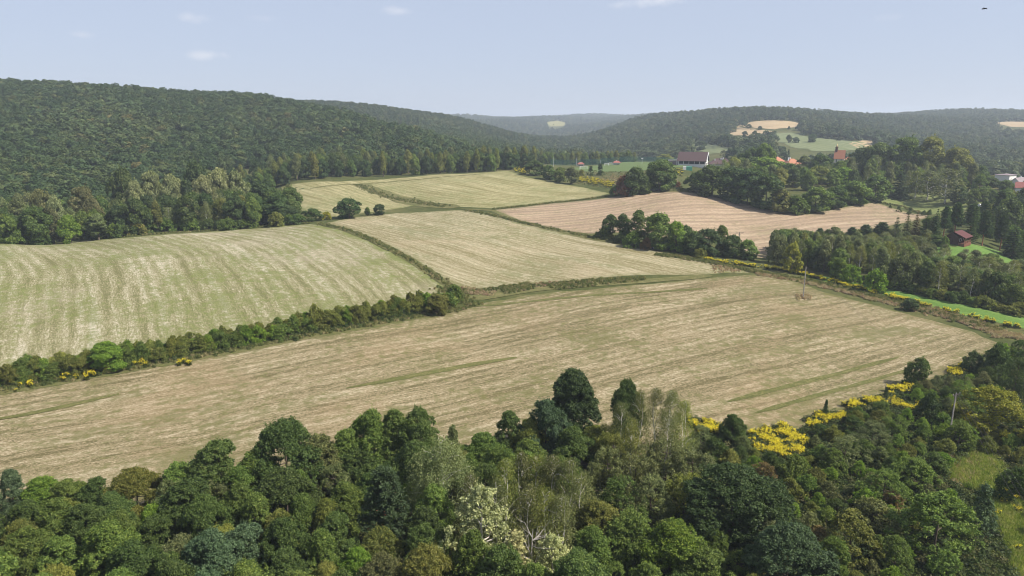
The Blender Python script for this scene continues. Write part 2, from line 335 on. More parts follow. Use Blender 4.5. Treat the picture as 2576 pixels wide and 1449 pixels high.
def stubble(name,straw,pale,dark,green,gf,period=4.5,lines=.25,warm=None,blotch=.03,gcut=(.52,.68),edge_green=.5,streak=1.0,weeds=.55,con=4.6):
    """mown or harvested field: swaths along the rows, weeds coming through, patches of bare straw"""
    g=NG(name); geo=g.n('ShaderNodeNewGeometry'); P_=geo.outputs['Position']
    row=g.attr('row').outputs['Fac']; al=g.attr('along').outputs['Fac']
    wob=g.math('MULTIPLY',g.math('SUBTRACT',g.noise(P_,.018,2),.5),6.0)
    row=g.math('ADD',row,wob)
    def rv(a,b):
        c=g.n('ShaderNodeCombineXYZ'); g.put(c.inputs[0],g.math('MULTIPLY',row,a)); g.put(c.inputs[1],g.math('MULTIPLY',al,b)); return c.outputs[0]
    s1=g.noise(rv(.16,.010),1,3,.6); s2=g.noise(rv(.75,.06),1,4,.65); s3=g.noise(rv(2.0,.35),1,3,.7)
    bl=g.noise(P_,blotch,4,.55,.4); b2=g.noise(P_,.14,4,.6); fine=g.noise(P_,1.9,5,.85); tuft=g.noise(P_,.55,3,.6)
    rw2=g.math('ADD',row,g.math('MULTIPLY',g.math('SUBTRACT',s1,.5),period*1.1))
    sw=g.math('MULTIPLY',g.math('SINE',g.math('MULTIPLY',rw2,2*math.pi/period)),g.math('ADD',g.math('MULTIPLY',b2,1.6),-.15))
    v=g.math('ADD',g.math('MULTIPLY',s1,.25*streak),g.math('ADD',g.math('MULTIPLY',s2,.17*streak),g.math('ADD',g.math('MULTIPLY',s3,.24),g.math('MULTIPLY',fine,.42+.52*(1-streak)))))
    v=g.math('ADD',v,g.math('MULTIPLY',sw,lines*.09))
    v=g.math('ADD',g.math('MULTIPLY',g.math('SUBTRACT',v,.553),con),.5)
    col=g.ramp(v,[(.2,dark),(.42,[a*.75+b*.25 for a,b in zip(straw,dark)]),(.56,straw),(.75,pale)])
    dk=g.math('MULTIPLY',g.sm(g.math('ADD',g.math('MULTIPLY',s2,.6),g.math('MULTIPLY',tuft,.4)),.54,.64),weeds)
    col=g.mix(dk,col,[c*1.15 for c in green])
    if warm: col=g.mix(g.math('MULTIPLY',g.sm(g.noise(P_,.022,3,.5,.6),.52,.66),.3),col,warm)
    gm=g.math('ADD',g.math('MULTIPLY',bl,.55),g.math('ADD',g.math('MULTIPLY',s1,.42),g.math('ADD',g.math('MULTIPLY',b2,.25),g.math('MULTIPLY',g.math('SUBTRACT',tuft,.5),.45))))
    gm=g.sm(g.math('DIVIDE',gm,1.22),gcut[0],gcut[1])
    eg=g.math('MULTIPLY',g.sm(g.attr('edge').outputs['Fac'],5.0,0.0),edge_green)
    gm=g.math('MINIMUM',g.math('ADD',g.math('MULTIPLY',gm,gf),g.math('MULTIPLY',eg,g.math('ADD',b2,.3))),.92)
    gcol=g.mix(tuft,[c*.6 for c in green],[c*1.35 for c in green])
    col=g.mix(gm,col,gcol)
    h=g.math('ADD',g.math('MULTIPLY',fine,.7),g.math('ADD',g.math('MULTIPLY',s3,.5),g.math('MULTIPLY',s2,.5)))
    g.bsdf(col,.95,.08,h,.5,.55); return g.m
M['f1']=stubble('mown_straw_near',(.238,.193,.115),(.355,.30,.205),(.098,.084,.038),(.105,.102,.036),.76,period=3.4,lines=.3,warm=(.26,.185,.11),gcut=(.465,.61),weeds=.6)
M['f2']=stubble('stubble_with_clover',(.25,.225,.135),(.40,.36,.285),(.12,.115,.048),(.122,.138,.04),.78,period=4.5,lines=.35,warm=(.37,.31,.25),gcut=(.44,.61),edge_green=.8)
M['f3']=stubble('stubble_middle',(.275,.238,.148),(.385,.34,.24),(.135,.118,.052),(.105,.113,.038),.6,period=3.2,lines=.25,warm=(.31,.245,.16),gcut=(.48,.63),weeds=.6)
M['f4']=stubble('stubble_far',(.265,.236,.125),(.37,.33,.20),(.14,.128,.05),(.115,.13,.042),.65,period=5,lines=.35,gcut=(.46,.64))
M['f5']=stubble('harvested_brown',(.29,.212,.145),(.39,.305,.22),(.185,.14,.095),(.115,.115,.043),.5,period=6,lines=.38,gcut=(.5,.66))
M['meadow']=stubble('meadow_grass',(.145,.165,.058),(.2,.215,.085),(.10,.12,.04),(.12,.15,.045),.6,period=5,lines=.4,edge_green=.1)
M['lush']=stubble('lush_grass',(.098,.172,.038),(.135,.20,.05),(.075,.135,.028),(.085,.155,.032),.7,period=3,lines=.2,edge_green=.1)
M['pitch']=stubble('pitch_turf',(.095,.135,.05),(.12,.15,.06),(.08,.115,.04),(.085,.125,.042),.4,period=10,lines=.6,edge_green=0)
M['fartan']=stubble('far_stubble',(0.357,0.258,0.152),(0.418,0.327,0.213),(0.251,0.190,0.106),(0.190,0.167,0.076),.4,period=12,lines=.8,blotch=.01,edge_green=.2)
M['fargreen']=stubble('far_pasture',(.135,.155,.075),(.19,.195,.11),(.105,.125,.055),(.12,.145,.06),.5,period=12,lines=.4,blotch=.01,edge_green=.1)
M['faryellow']=stubble('far_clearing',(0.258,0.228,0.084),(0.334,0.304,0.152),(0.137,0.137,0.046),(0.106,0.114,0.038),.7,period=12,lines=.4,blotch=.015,edge_green=.3)
M['dirt']=stubble('trodden_earth',(0.274,0.205,0.144),(0.350,0.274,0.205),(0.167,0.129,0.084),(0.122,0.114,0.053),.6,period=3,lines=.3)
M['balk']=stubble('balk_grass',(0.122,0.114,0.046),(0.190,0.160,0.076),(0.068,0.072,0.023),(0.084,0.095,0.030),.8,period=3,lines=.1,edge_green=.3)
HEDGE=[(-150,1003),(0,968),(150,945),(300,920),(450,893),(600,868),(750,838),(900,808),(1040,785),(1135,768)]
F1TOP=[(-180,1022),(0,984),(300,934),(600,880),(900,824),(1140,784),(1210,764),(1330,742),(1500,727),(1650,714),(1780,700),(1900,692),(1990,702),(2060,732),(2200,768),(2350,808),(2450,836),(2508,862)]
field('stubble_field',F1TOP+[(2518,880),(2470,905),(2380,942),(2290,976),(2200,1002),(2090,1046),(1980,1090),(1880,1090),(1750,1090),(1600,1150),(1400,1180),(1200,1200),(1000,1220),(700,1260),(400,1290),(0,1310),(-180,1320)],M['f1'],
  'large mown straw field across the foreground above the near wood',guide=[(-180,1022),(0,984),(300,934),(600,880),(900,824),(1140,784),(1330,752)],grid=4.0,key='f1')
BALK=[(805,563),(870,578),(935,603),(1000,636),(1070,678),(1135,722)]
field('clover_stubble_field',[(-180,640),(0,615),(200,605),(400,592),(600,577),(780,564),(860,581),(925,606),(990,640),(1060,682),(1125,727),(1128,750),(1000,775),(800,815),(600,850),(400,885),(200,920),(0,948),(-180,985)],M['f2'],
  'pale stubble field greened by clover above the left hedge',guide=BALK,grid=4.5,key='f2')
field('golden_stubble_field',[(822,561),(900,546),(1000,536),(1150,529),(1200,534),(1300,560),(1400,583),(1500,604),(1600,624),(1700,642),(1800,662),(1885,686),(1760,692),(1640,692),(1450,707),(1330,717),(1250,727),(1175,728),(1145,718),(1080,678),(1008,636),(942,602),(878,577)],M['f3'],
  'golden stubble field in the middle between two grass balks',guide=[(1150,529),(1300,560),(1500,604),(1700,642)],grid=4.5,key='f3')
field('upper_stubble_field',[(707,471),(850,457),(1000,448),(1150,438),(1275,430),(1320,445),(1400,460),(1470,472),(1532,487),(1500,496),(1400,507),(1300,518),(1240,525),(1150,521),(1100,515),(1050,516),(950,532),(850,545),(800,548),(750,525)],M['f4'],
  'pale yellow stubble field high up below the far tree line',guide=[(900,470),(960,490),(1040,510),(1120,519),(1240,524)],grid=6,key='f4')
field('harvested_field',[(1240,529),(1400,511),(1540,496),(1720,483),(1800,496),(1900,519),(1970,538),(2030,540),(2150,517),(2200,509),(2335,540),(2330,548),(2250,565),(2150,585),(2050,590),(1960,600),(1925,650),(1905,648),(1850,612),(1750,600),(1650,600),(1560,585),(1480,588),(1400,577),(1300,553)],M['f5'],
  'pinkish brown harvested field right of centre with pale parallel rows',guide=[(1500,560),(1750,530),(1900,527)],grid=5,key='f5')
field('meadow',[(2200,505),(2250,493),(2330,490),(2400,497),(2480,510),(2440,525),(2400,533),(2345,540),(2290,527)],M['meadow'],'short green meadow beside the brown field',guide=[(2200,505),(2440,525)],grid=5,key='mead')
field('grass_strip',[(1990,684),(2060,693),(2240,729),(2400,762),(2600,806),(2600,832),(2430,796),(2300,768),(2170,735),(2060,705)],M['lush'],'bright green grass strip along the right wood',guide=[(1990,684),(2600,806)],grid=4,key='strip')
field('garden_lawn',[(2330,625),(2400,612),(2480,622),(2560,648),(2620,668),(2620,690),(2500,668),(2400,655),(2340,645)],M['lush'],'bright green garden lawn in front of the wooden cabin',guide=[(2330,625),(2560,648)],grid=4,key='lawn')
field('football_pitch',[(1425,424),(1480,418),(1560,411),(1640,408),(1735,410),(1735,421),(1640,427),(1560,432),(1480,432)],M['pitch'],'green football pitch with white goals beyond the fields',guide=[(1425,424),(1640,413)],grid=6,key='pitch',jit=.1)
# far clearings on the hills
FARPX={'ft1':[(1868,316),(1890,307),(1930,303),(1985,305),(2022,311),(2004,320),(1950,326),(1900,323)],
 'ft2':[(1838,328),(1862,314),(1868,321),(1905,327),(1950,331),(1935,336),(1880,342),(1835,340)],
 'ft3':[(1735,368),(1760,358),(1800,366),(1862,377),(1850,384),(1800,386),(1745,378)],
 'fg1':[(1945,337),(1990,334),(2040,345),(2110,352),(2190,362),(2180,375),(2110,381),(2040,380),(1990,370),(1950,352)],
 'ft4':[(2135,362),(2165,354),(2205,353),(2195,368),(2160,373)],
 'fy1':[(1372,308),(1400,304),(1425,309),(1418,317),(1385,318)],
 'ft5':[(2498,309),(2540,306),(2600,307),(2600,321),(2540,319)],
 'fg2':[(1930,408),(1990,404),(2040,410),(2030,422),(1960,420)]}
for k,nm,mt,lb in (('ft1','far_stubble_field','fartan','tan field on the far hill, the highest and widest there'),('ft2','far_stubble_field','fartan','tan field with scattered bushes just below the highest hill field'),('ft3','far_pasture','fargreen','small green and tan field above the dark roofed clubhouse'),
  ('fg1','far_pasture','fargreen','long pale green pasture sloping below the tan hill fields'),('ft4','far_stubble_field','fartan','small tan hump at the right end of the hill pasture'),('fy1','far_clearing','faryellow','yellowish clearing in the forest at the head of the valley'),
  ('ft5','far_stubble_field','fartan','tan field on the hill at the right edge of the picture'),('fg2','far_pasture','fargreen','strip of green pasture behind the orange roofs')):
    field(nm,FARPX[k],M[mt],lb,guide=[FARPX[k][0],FARPX[k][len(FARPX[k])//2]],grid=12,off=.3,key=k,jit=3.5)

def strip_field(line,half,label,key,mat='balk',name='grass_balk'):
    p=px2g(line,1e6,0)[:len(line)]; p=densify(p,6,0,False); t=np.gradient(p,axis=0); t/=np.hypot(*t.T)[:,None]; nrm=np.stack([-t[:,1],t[:,0]],-1)
    hw=half*(1+rng.normal(0,.16,(len(p),1))); hw[0]*=.4; hw[-1]*=.4; l=p+nrm*hw; r=p-nrm*hw
    v=np.vstack([l,p,r]); n=len(p); z=terrain(v[:,0],v[:,1])+.16; f=[]
    for i in range(n-1): f+=[(i,i+1,n+i+1,n+i),(n+i,n+i+1,2*n+i+1,2*n+i)]
    me=bpy.data.meshes.new(name); me.from_pydata(np.c_[v,z].tolist(),[],f)
    if me.polygons[0].normal.z<0: me.flip_normals()
    row,al=guide_coords(v,p)
    for nm,q in (('row',row),('along',al),('edge',np.maximum(0,half-np.abs(row)))): at=me.attributes.new(nm,'FLOAT','POINT'); at.data.foreach_set('value',q.astype(np.float32))
    tag(link(name,me,None,M[mat]),label,None,None,'structure')
strip_field(BALK+[(1150,745)],2.2,'dark grassy balk between the clover field and the golden field','b1')
strip_field([(1140,752),(1210,748),(1330,730),(1500,716),(1640,706),(1790,694)],2.6,'grassy balk along the lower edge of the golden field','b2')
strip_field([(1160,526),(1240,530),(1300,556),(1400,580),(1500,603),(1620,628)],2.0,'grassy border between the golden field and the brown field','b3')
strip_field([(905,462),(950,482),(1010,503),(1070,515),(1150,522)],6.5,'weedy dull green band running down the upper pale field','b4')
strip_field([(780,475),(900,463),(1000,456),(1100,447),(1220,437)],1.8,'thin dark grass line near the top of the upper field','b5')
strip_field([(1240,526),(1400,508),(1530,492)],1.6,'thin grassy border above the brown field','b6')
strip_field([(-150,1018),(0,985),(300,934),(600,880),(900,824),(1130,785)],2.6,'grassy fringe along the foot of the hedge','b7')

M['weedstreak']=stubble('weed_streak',(.105,.105,.036),(.16,.145,.06),(.07,.075,.024),(.085,.095,.03),.8,period=3,lines=.1,edge_green=0)
for ln,hw,lb in (([(870,978),(980,958),(1100,935),(1200,916),(1300,900)],1.1,'dark weedy streak across the middle of the straw field'),([(-60,1064),(60,1045),(180,1020),(300,992)],1.0,'dark weedy streak at the left end of the straw field'),([(1180,772),(1400,752),(1600,738),(1780,726)],1.0,'faint green wheel track near the top of the straw field'),([(1830,1012),(1960,978),(2120,938),(2260,900)],.8,'green mowing line at the right end of the straw field'),([(1900,1040),(2040,1000),(2180,962),(2310,925)],.8,'lower green mowing line at the right end of the straw field')):
    strip_field(ln,hw,lb,None,'weedstreak','weedy_streak')
# ------------------------------------------------------------------ plants: leaf clouds on tapered trunks
def unit(v): return v/np.maximum(np.linalg.norm(v,axis=-1,keepdims=True),1e-9)
class Leaves:
    def __init__(s): s.c=[];s.n=[];s.a=[];s.b=[];s.t=[];s.tan=[];s.m=[]
    def add(s,c,n,a,b,t,tan=None,m=0):
        k=len(c); s.c.append(c); s.n.append(unit(n)); s.a.append(np.broadcast_to(a,k)); s.b.append(np.broadcast_to(b,k)); s.t.append(np.clip(np.broadcast_to(t,k),0,1))
        s.tan.append(unit(tan if tan is not None else rng.normal(size=(k,3)))); s.m.append(np.full(k,m))
    def mesh(s,name,mats):
        c,n,a,b,t,tan,mi=[np.concatenate(x) for x in (s.c,s.n,s.a,s.b,s.t,s.tan,s.m)]
        u=unit(np.cross(n,np.cross(tan,n)+1e-6)); u=unit(tan-n*(tan*n).sum(-1,keepdims=True)+1e-6); w=np.cross(n,u)
        k=len(c); v=np.empty((k,4,3)); fold=n*(a*.18)[:,None]
        v[:,0]=c-u*a[:,None]-fold; v[:,1]=c+w*b[:,None]; v[:,2]=c+u*a[:,None]-fold; v[:,3]=c-w*b[:,None]
        me=bpy.data.meshes.new(name); me.vertices.add(4*k); me.vertices.foreach_set('co',v.ravel().astype(np.float32))
        me.loops.add(4*k); me.loops.foreach_set('vertex_index',np.arange(4*k,dtype=np.int32)); me.polygons.add(k); me.polygons.foreach_set('loop_start',np.arange(k,dtype=np.int32)*4)
        for m in mats: me.materials.append(m)
        me.polygons.foreach_set('material_index',mi.astype(np.int32))
        at=me.attributes.new('tone','FLOAT','FACE'); at.data.foreach_set('value',t.astype(np.float32)); me.update(calc_edges=True); return me
def clump_leaves(Lv,cen,rad,out,ls,dens,flat=.75,up=.35,jit=.5,rat=.62,m=0,shell=.75,sub=15):
    """leaves spread over the outer skin of each clump of the crown"""
    if ls<.3:      # near plants: twigs of leaves sit on every clump
        c2=[];r2=[];o2=[]
        for c,r,o in zip(cen,rad,out):
            m=max(3,int(sub*r*r*dens)); d=unit(rng.normal(size=(m*2,3))); d=d[(d@o)>-.3][:m]; rr=rng.uniform(.22,.6,len(d))*min(1.2,.55+.35*r)
            c2+=list(c+d*(r*rng.uniform(max(.35,shell-.1),1.02,(len(d),1)))*np.array([1,1,flat])); r2+=list(rr); o2+=list(unit(d+o*.5+np.array([0,0,.35])))
        cen,rad,out=c2,r2,o2; dens=dens*.58; flat=.85; shell=.3; jit=jit+.2
    for c,r,o in zip(cen,rad,out):
        coh=.15 if ls<.3 else .3 if ls<.5 else .85
        k=max(4,int(dens*4*math.pi*r*r*.62/(2*ls*ls*rat)))
        d=unit(rng.normal(size=(k*2,3))); d=d[(d@o)>-.25+.5*rng.random(2*k)*0][:k]; k=len(d)
        p=c+d*(r*(shell+(1.08-shell)*rng.random((k,1))))*np.array([1,1,flat])
        n=d*(.75-.35*coh)+o*coh+np.array([0,0,up])+rng.normal(size=(k,3))*jit
        rat=rat if ls<.5 else .85
        sz=ls*rng.uniform(.65,1.3,k); ct=rng.uniform(-.2,.2)
        Lv.add(p,n,sz,sz*rat,.42+ct*(1 if ls<.5 else .45)+rng.normal(0,.22 if ls<.5 else .12,k),m=m)
def limbs(mb,H,hb,rt,cen,k,lean=0):
    top=Vector((lean*.3,0,H*.86)); path=[Vector((0,0,-.6)),Vector((.02*H*lean,.01*H,hb*.6)),Vector((.01*H,-.01*H,hb)),Vector((-.01*H,.01*H,(hb+H)*.5)),top]
    mb.tube(path,[rt*1.35,rt,rt*.85,rt*.5,rt*.12],7)
    for i in rng.choice(len(cen),min(k,len(cen)),replace=False):
        c=Vector(cen[i]); z0=max(hb*.8,min(c.z-.25*math.hypot(c.x,c.y)-.4,H*.75)); s=Vector((0,0,z0)); mid=(s+c)*.5+Vector((0,0,-.12*H*rng.random()*.5))
        mb.tube([s,mid,c],[rt*.42,rt*.25,rt*.07],5)
PROF={'round':lambda t:np.sqrt(np.clip(1-(1.75*t-.72)**2*.85,0,1)),'tall':lambda t:np.clip(np.sin(np.pi*(t*.82+.12))**.7,0,1)*(1-.25*t),'dome':lambda t:np.sqrt(np.clip(1-t**2.2,0,1))*.97+.03,
 'ovoid':lambda t:np.clip((t+.08)/.35,0,1)**.7*np.clip((1.06-t)/.72,0,1)**.62,'cone':lambda t:(1.02-t)**.9}
def broad(H,Rr,hb,prof,ncl,rc,ls,dens=1.0,flat=.75,up=.35,jit=.5,tr=None,k=10,inner=.5,mat='leaf',bark='bark',shell=.75,lumpy=1.0):
    t=rng.random(ncl)**.85; ang=rng.random(ncl)*2*math.pi; ph=rng.random(4)*6.28
    lump=1+lumpy*(.16*np.sin(2*ang+ph[0])+.13*np.sin(3*ang+ph[1]+3*t)+.1*np.sin(5*ang+ph[2]+5*t))
    rr=PROF[prof](t)*Rr*lump*(inner+(1-inner)*np.sqrt(rng.random(ncl)))
    rad=rc*rng.uniform(.55,1.25,ncl); rr=np.maximum(rr-rad*.5,0)
    z=hb+t*(H-hb-rc*.55); cen=np.stack([rr*np.cos(ang),rr*np.sin(ang),z],-1)
    mid=np.array([0,0,hb+.42*(H-hb)]); out=unit((cen-mid)*np.array([1,1,.8])+np.array([0,0,.25*H]))
    Lv=Leaves(); clump_leaves(Lv,cen,rad,out,ls,dens,flat,up,jit,shell=shell)
    if ls<.5:      # young shoots that stand out of the crown
        ns,nl=(130,11) if ls<.3 else (55,5)
        for i in rng.integers(len(cen),size=ns):
            o=unit(out[i]*.5+np.array([0,0,.75])+rng.normal(0,.4,3)); p0=cen[i]+unit(out[i]+rng.normal(0,.5,3))*rad[i]*.85; l=rng.uniform(.5,1.3)*H/12
            s=rng.random((nl,1)); p=p0+o*(s*l)+rng.normal(0,.09 if ls<.3 else .16,(nl,3)); sz=ls*rng.uniform(.6,1.1,nl)*(1.15-.5*s[:,0])
            Lv.add(p,rng.normal(size=(nl,3))+np.array([0,0,.6]),sz,sz*.6,.5+rng.normal(0,.2,nl))
    mb=MB(); limbs(mb,H,hb,tr or H*.016+.05,cen,k)
    return mb,Lv,M[bark],[M[mat]]
def birch(H,Rr,ls,weep=1.0,dens=1.0,bark='birchbark',mat='leaf',n=130):
    mb=MB(); lean=rng.normal(0,.25); rt=.10+H*.004
    pts=[Vector((0,0,-.6))]+[Vector((lean*(z/H)**1.5*1.2+.15*math.sin(z*.7+lean*9),.12*math.sin(z*.5+1),z)) for z in np.linspace(H*.1,H*.97,8)]
    mb.tube(pts,[rt*1.2]+list(np.linspace(rt,rt*.12,8)),6); Lv=Leaves()
    for i in range(n):
        t=.1+.9*rng.random()**.8; z0=H*t; a=rng.random()*6.283; R_=Rr*math.sin(math.pi*min(.97,(t*.8+.17)))**.8*(.35+.65*rng.random()**.5)
        end=np.array([math.cos(a)*R_,math.sin(a)*R_,min(H*.985,z0+.35*R_)])
        if i%5==0: mb.tube([Vector((0,0,z0-.25*R_-.3)),Vector(end)*.6+Vector((0,0,z0*.4)),Vector(end)],[rt*.3,rt*.16,.015],4)
        Ld=weep*(.8+2.0*rng.random())*(H/14); k=int(dens*Ld*.8/(ls*ls)); s=rng.random(k)
        sp=.16+.34*(1-s*.6); p=end+np.stack([rng.normal(0,1,k)*sp*.8,rng.normal(0,1,k)*sp*.8,-s*Ld+.3],-1)
        nn=rng.normal(size=(k,3))+np.array([math.cos(a),math.sin(a),.5])*.9; sz=ls*rng.uniform(.6,1.2,k)
        tan=np.tile([0,0,-1.],(k,1))+rng.normal(0,.45,(k,3)); Lv.add(p,nn,sz,sz*.5,.45+rng.normal(0,.16,k)+rng.uniform(-.12,.12),tan)
    return mb,Lv,M[bark],[M[mat]]
def pine(H,Rr,ls,mat='leaf'):
    mb=MB(); rt=.14+H*.006; mb.tube([(0,0,-.6),(.15,0,H*.3),(-.1,.1,H*.6),(.05,0,H*.97)],[rt*1.2,rt,rt*.6,rt*.1],7); Lv=Leaves()
    for lev in np.linspace(.36,.98,13):
        R_=Rr*(1.05-lev)**.55*.98; nb=7 if lev<.9 else 4
        for b in range(nb):
            a=b*6.283/nb+rng.random()*.8+lev*7; l=R_*rng.uniform(.6,1.05); s=Vector((0,0,H*lev-.35*l*.3)); e=Vector((math.cos(a)*l,math.sin(a)*l,H*lev+.22*l))
            if lev<.92: mb.tube([s,(s+e)*.5+Vector((0,0,-.1*l)),e],[rt*.28,rt*.18,rt*.06],4)
            for q in np.linspace(.42,1.0,5):
                c=np.array(s.lerp(e,q))+rng.normal(0,.18,3); r=.3+.34*rng.random()+.12*(1.05-lev)
                k=max(5,int(1.25*r*r*4/(ls*ls*.9))); d=unit(rng.normal(size=(k,3))+np.array([0,0,.45])); p=c+d*r*rng.uniform(.35,1,(k,1))*np.array([1,1,.6])
                sz=ls*rng.uniform(.7,1.4,k); Lv.add(p,np.cross(d,rng.normal(size=(k,3)))+np.array([0,0,.5]),sz*1.2,sz*.36,.45+rng.normal(0,.16,k),d)
    return mb,Lv,M['pinebark'],[M[mat]]
def spruce(H,Rr,ls,mat='leaf',gap=1.9):
    mb=MB(); rt=.10+H*.007; mb.tube([(0,0,-.6),(0,0,H*.5),(0,0,H*.985)],[rt*1.2,rt*.7,.02],6); Lv=Leaves(); nl=int(H/.75)
    for i,lev in enumerate(np.linspace(.06,.985,nl)):
        R_=Rr*(1.0-lev)**.85*rng.uniform(.85,1.12)+.12; nb=max(4,int(4+7*(1-lev)))
        for b in range(nb):
            a=b*6.283/nb+rng.random()*.6+i*1.7; l=R_*rng.uniform(.75,1.08); k=int(gap*max(4,l*.62/(ls*ls*.75))); s=rng.random(k)**.75
            wd=.1+.32*l*.5*np.sin(np.pi*np.clip(s,.05,.95)); off=rng.uniform(-1,1,k)*wd
            p=np.stack([math.cos(a)*s*l-math.sin(a)*off,math.sin(a)*s*l+math.cos(a)*off,H*lev-.28*l*s**1.4+.10*l*s**4-.12*np.abs(off)+rng.normal(0,.06,k)],-1)
            sz=ls*rng.uniform(.6,1.3,k); Lv.add(p,np.tile([0,0,1.],(k,1))+rng.normal(0,.45,(k,3)),sz*1.1,sz*.45,.42+rng.normal(0,.17,k),np.tile([math.cos(a),math.sin(a),-.35],(k,1))+rng.normal(0,.4,(k,3)))
    return mb,Lv,M['bark'],[M[mat]]
def dead(H,Rr):
    mb=MB(); rt=.16
    mb.tube([(0,0,-.6),(.1,.05,H*.35),(-.1,0,H*.7),(.1,.1,H)],[rt*1.2,rt*.9,rt*.5,.03],6)
    def br(p,d,l,r,lv):
        q=p+d*l*.55+Vector(rng.normal(0,.06*l,3)); e=q+(d+Vector((0,0,.25))).normalized()*l*.45; mb.tube([p,q,e],[r,r*.7,r*.3],4)
        if lv:
            for k in range(3):
                s=p.lerp(q,rng.uniform(.4,1)) if k else e; nd=(d+Vector(rng.normal(0,.55,3))+Vector((0,0,.15))).normalized(); br(s,nd,l*.55,r*.5,lv-1)
    for i in range(11):
        z=H*rng.uniform(.35,.95); a=i*2.4+rng.random(); br(Vector((0,0,z)),Vector((math.cos(a),math.sin(a),.35)).normalized(),Rr*rng.uniform(.6,1)*(1.15-z/H*.6),.055,2)
    return mb,None,M['deadwood'],None
def make_kind(kind,lod):
    ls={0:.155,1:.33,2:.62}[lod]; k=lambda a,b,c:{0:a,1:b,2:c}[lod]
    if kind=='maple': return broad(12,4.6,1.0,'round',k(62,60,16),k(1.45,1.55,2.2),ls,1.0,k=k(12,7,3)),12,4.9
    if kind=='oak': return broad(13,5.6,1.3,'round',k(66,64,18),k(1.65,1.75,2.5),ls,.95,flat=.68,k=k(14,8,3),inner=.6),13,6.0
    if kind=='ash': return broad(14,3.6,2.2,'tall',k(66,50,14),k(1.2,1.35,2.0),ls,.95,flat=.95,up=.2,k=k(12,7,3)),14,3.9
    if kind=='dome': return broad(14,4.4,.8,'dome',k(190,110,26),k(1.1,1.25,1.9),ls,1.1,inner=.75,up=.25,k=6,lumpy=.3),14,4.6
    if kind=='poplar': return broad(15,4.2,1.5,'ovoid',k(95,70,20),k(.85,1.1,1.8),ls,.85,flat=1.15,up=.1,jit=.75,k=k(16,8,3),inner=.35,shell=.35,bark='deadwood' if lod==0 else 'bark'),15,4.5
    if kind=='willow': return broad(10,4.6,.6,'round',k(90,64,20),k(.95,1.2,1.9),ls*.9,.75,flat=1.1,up=.15,jit=.8,k=k(14,7,3),inner=.45,shell=.35),10,4.9
    if kind=='hornbeam': return broad(10,4.8,.5,'ovoid',k(110,80,20),k(.85,1.1,1.8),ls,1.0,flat=.6,up=.45,inner=.7,k=8),10,5.0
    if kind=='birch': return birch(14,2.9,ls*.85,1.0,.55 if lod==0 else 1.0,n=k(120,90,40)),14,3.0
    if kind=='weeping': return birch(14,4.2,ls*.85,1.6,.95,n=k(150,110,40)),14,4.3
    if kind=='pine': return pine(14,4.0,ls*1.1),14,4.1
    if kind=='spruce': return spruce(14,3.4,ls*1.05),14,3.4
    if kind=='thuja': return broad(8,1.7,.1,'cone',k(90,50,14),k(.5,.6,1.),ls*.8,1.0,flat=1.3,up=.4,inner=.8,k=3),8,1.8
    if kind=='shrub': return broad(4.2,2.5,.05,'dome',k(60,34,10),k(.75,.9,1.3),ls*.85,.9,flat=.8,up=.3,jit=.6,inner=.6,tr=.06,k=6,shell=.55),4.2,2.7
    if kind=='twiggy': return broad(4.2,2.2,.2,'ovoid',k(80,40,10),k(.45,.6,1.1),ls*.75,.75,flat=1.3,up=.1,jit=.8,inner=.35,tr=.05,k=10,shell=.2),4.2,2.4
    if kind=='dead': return dead(9,3.4),9,3.4
NM={'maple':'broadleaf_tree','oak':'spreading_tree','ash':'tall_leafy_tree','dome':'dome_tree','poplar':'poplar_tree','willow':'willow_tree','hornbeam':'hornbeam_tree','birch':'birch_tree','weeping':'weeping_birch_tree','pine':'pine_tree','spruce':'spruce_tree','thuja':'small_conifer','shrub':'shrub','twiggy':'feathery_shrub','dead':'bare_tree'}
DESC={'maple':'rounded leafy tree','oak':'broad spreading tree','ash':'tall narrow leafy tree','dome':'dome shaped tree','poplar':'upright poplar','willow':'bushy willow','hornbeam':'dense bushy tree','birch':'slender birch','weeping':'weeping birch','pine':'pine','spruce':'spruce','thuja':'small cone shaped conifer','shrub':'rounded shrub','twiggy':'feathery shrub','dead':'bare tree'}
PAL={'dark green':(0.087,0.129,0.034),'deep green':(0.062,0.098,0.033),'mid green':(0.128,0.181,0.039),'olive green':(0.179,0.193,0.046),'yellowish green':(0.280,0.280,0.034),'bright green':(0.156,0.240,0.032),'blue green':(0.081,0.123,0.058),'grey green':(0.164,0.185,0.075),'pale grey green':(0.218,0.236,0.103),'silvery green':(0.389,0.385,0.188),
 'brownish green':(.150,.158,.058),'golden olive':(.178,.188,.040),'rusty brown':(0.192,0.139,0.060),'golden yellow':(0.530,0.372,0.024),'dark reddish':(0.156,0.079,0.043)}
PROTO={}
def proto(kind,lod,var):
    key=(kind,lod,var)
    if key not in PROTO:
        (mb,Lv,bark,mats),H,Rr=make_kind(kind,lod)
        PROTO[key]=(mb.mesh('trunk',bark),Lv.mesh('crown',mats) if Lv else None,H,Rr)
    return PROTO[key]
NVAR={0:2,1:2}
CLEAR=[]     # picture areas that a wood must not hide
ROWS={}      # (band phrase, kind) -> things, so that labels can count them from the left
TREES=[]     # x,y,radius of everything planted
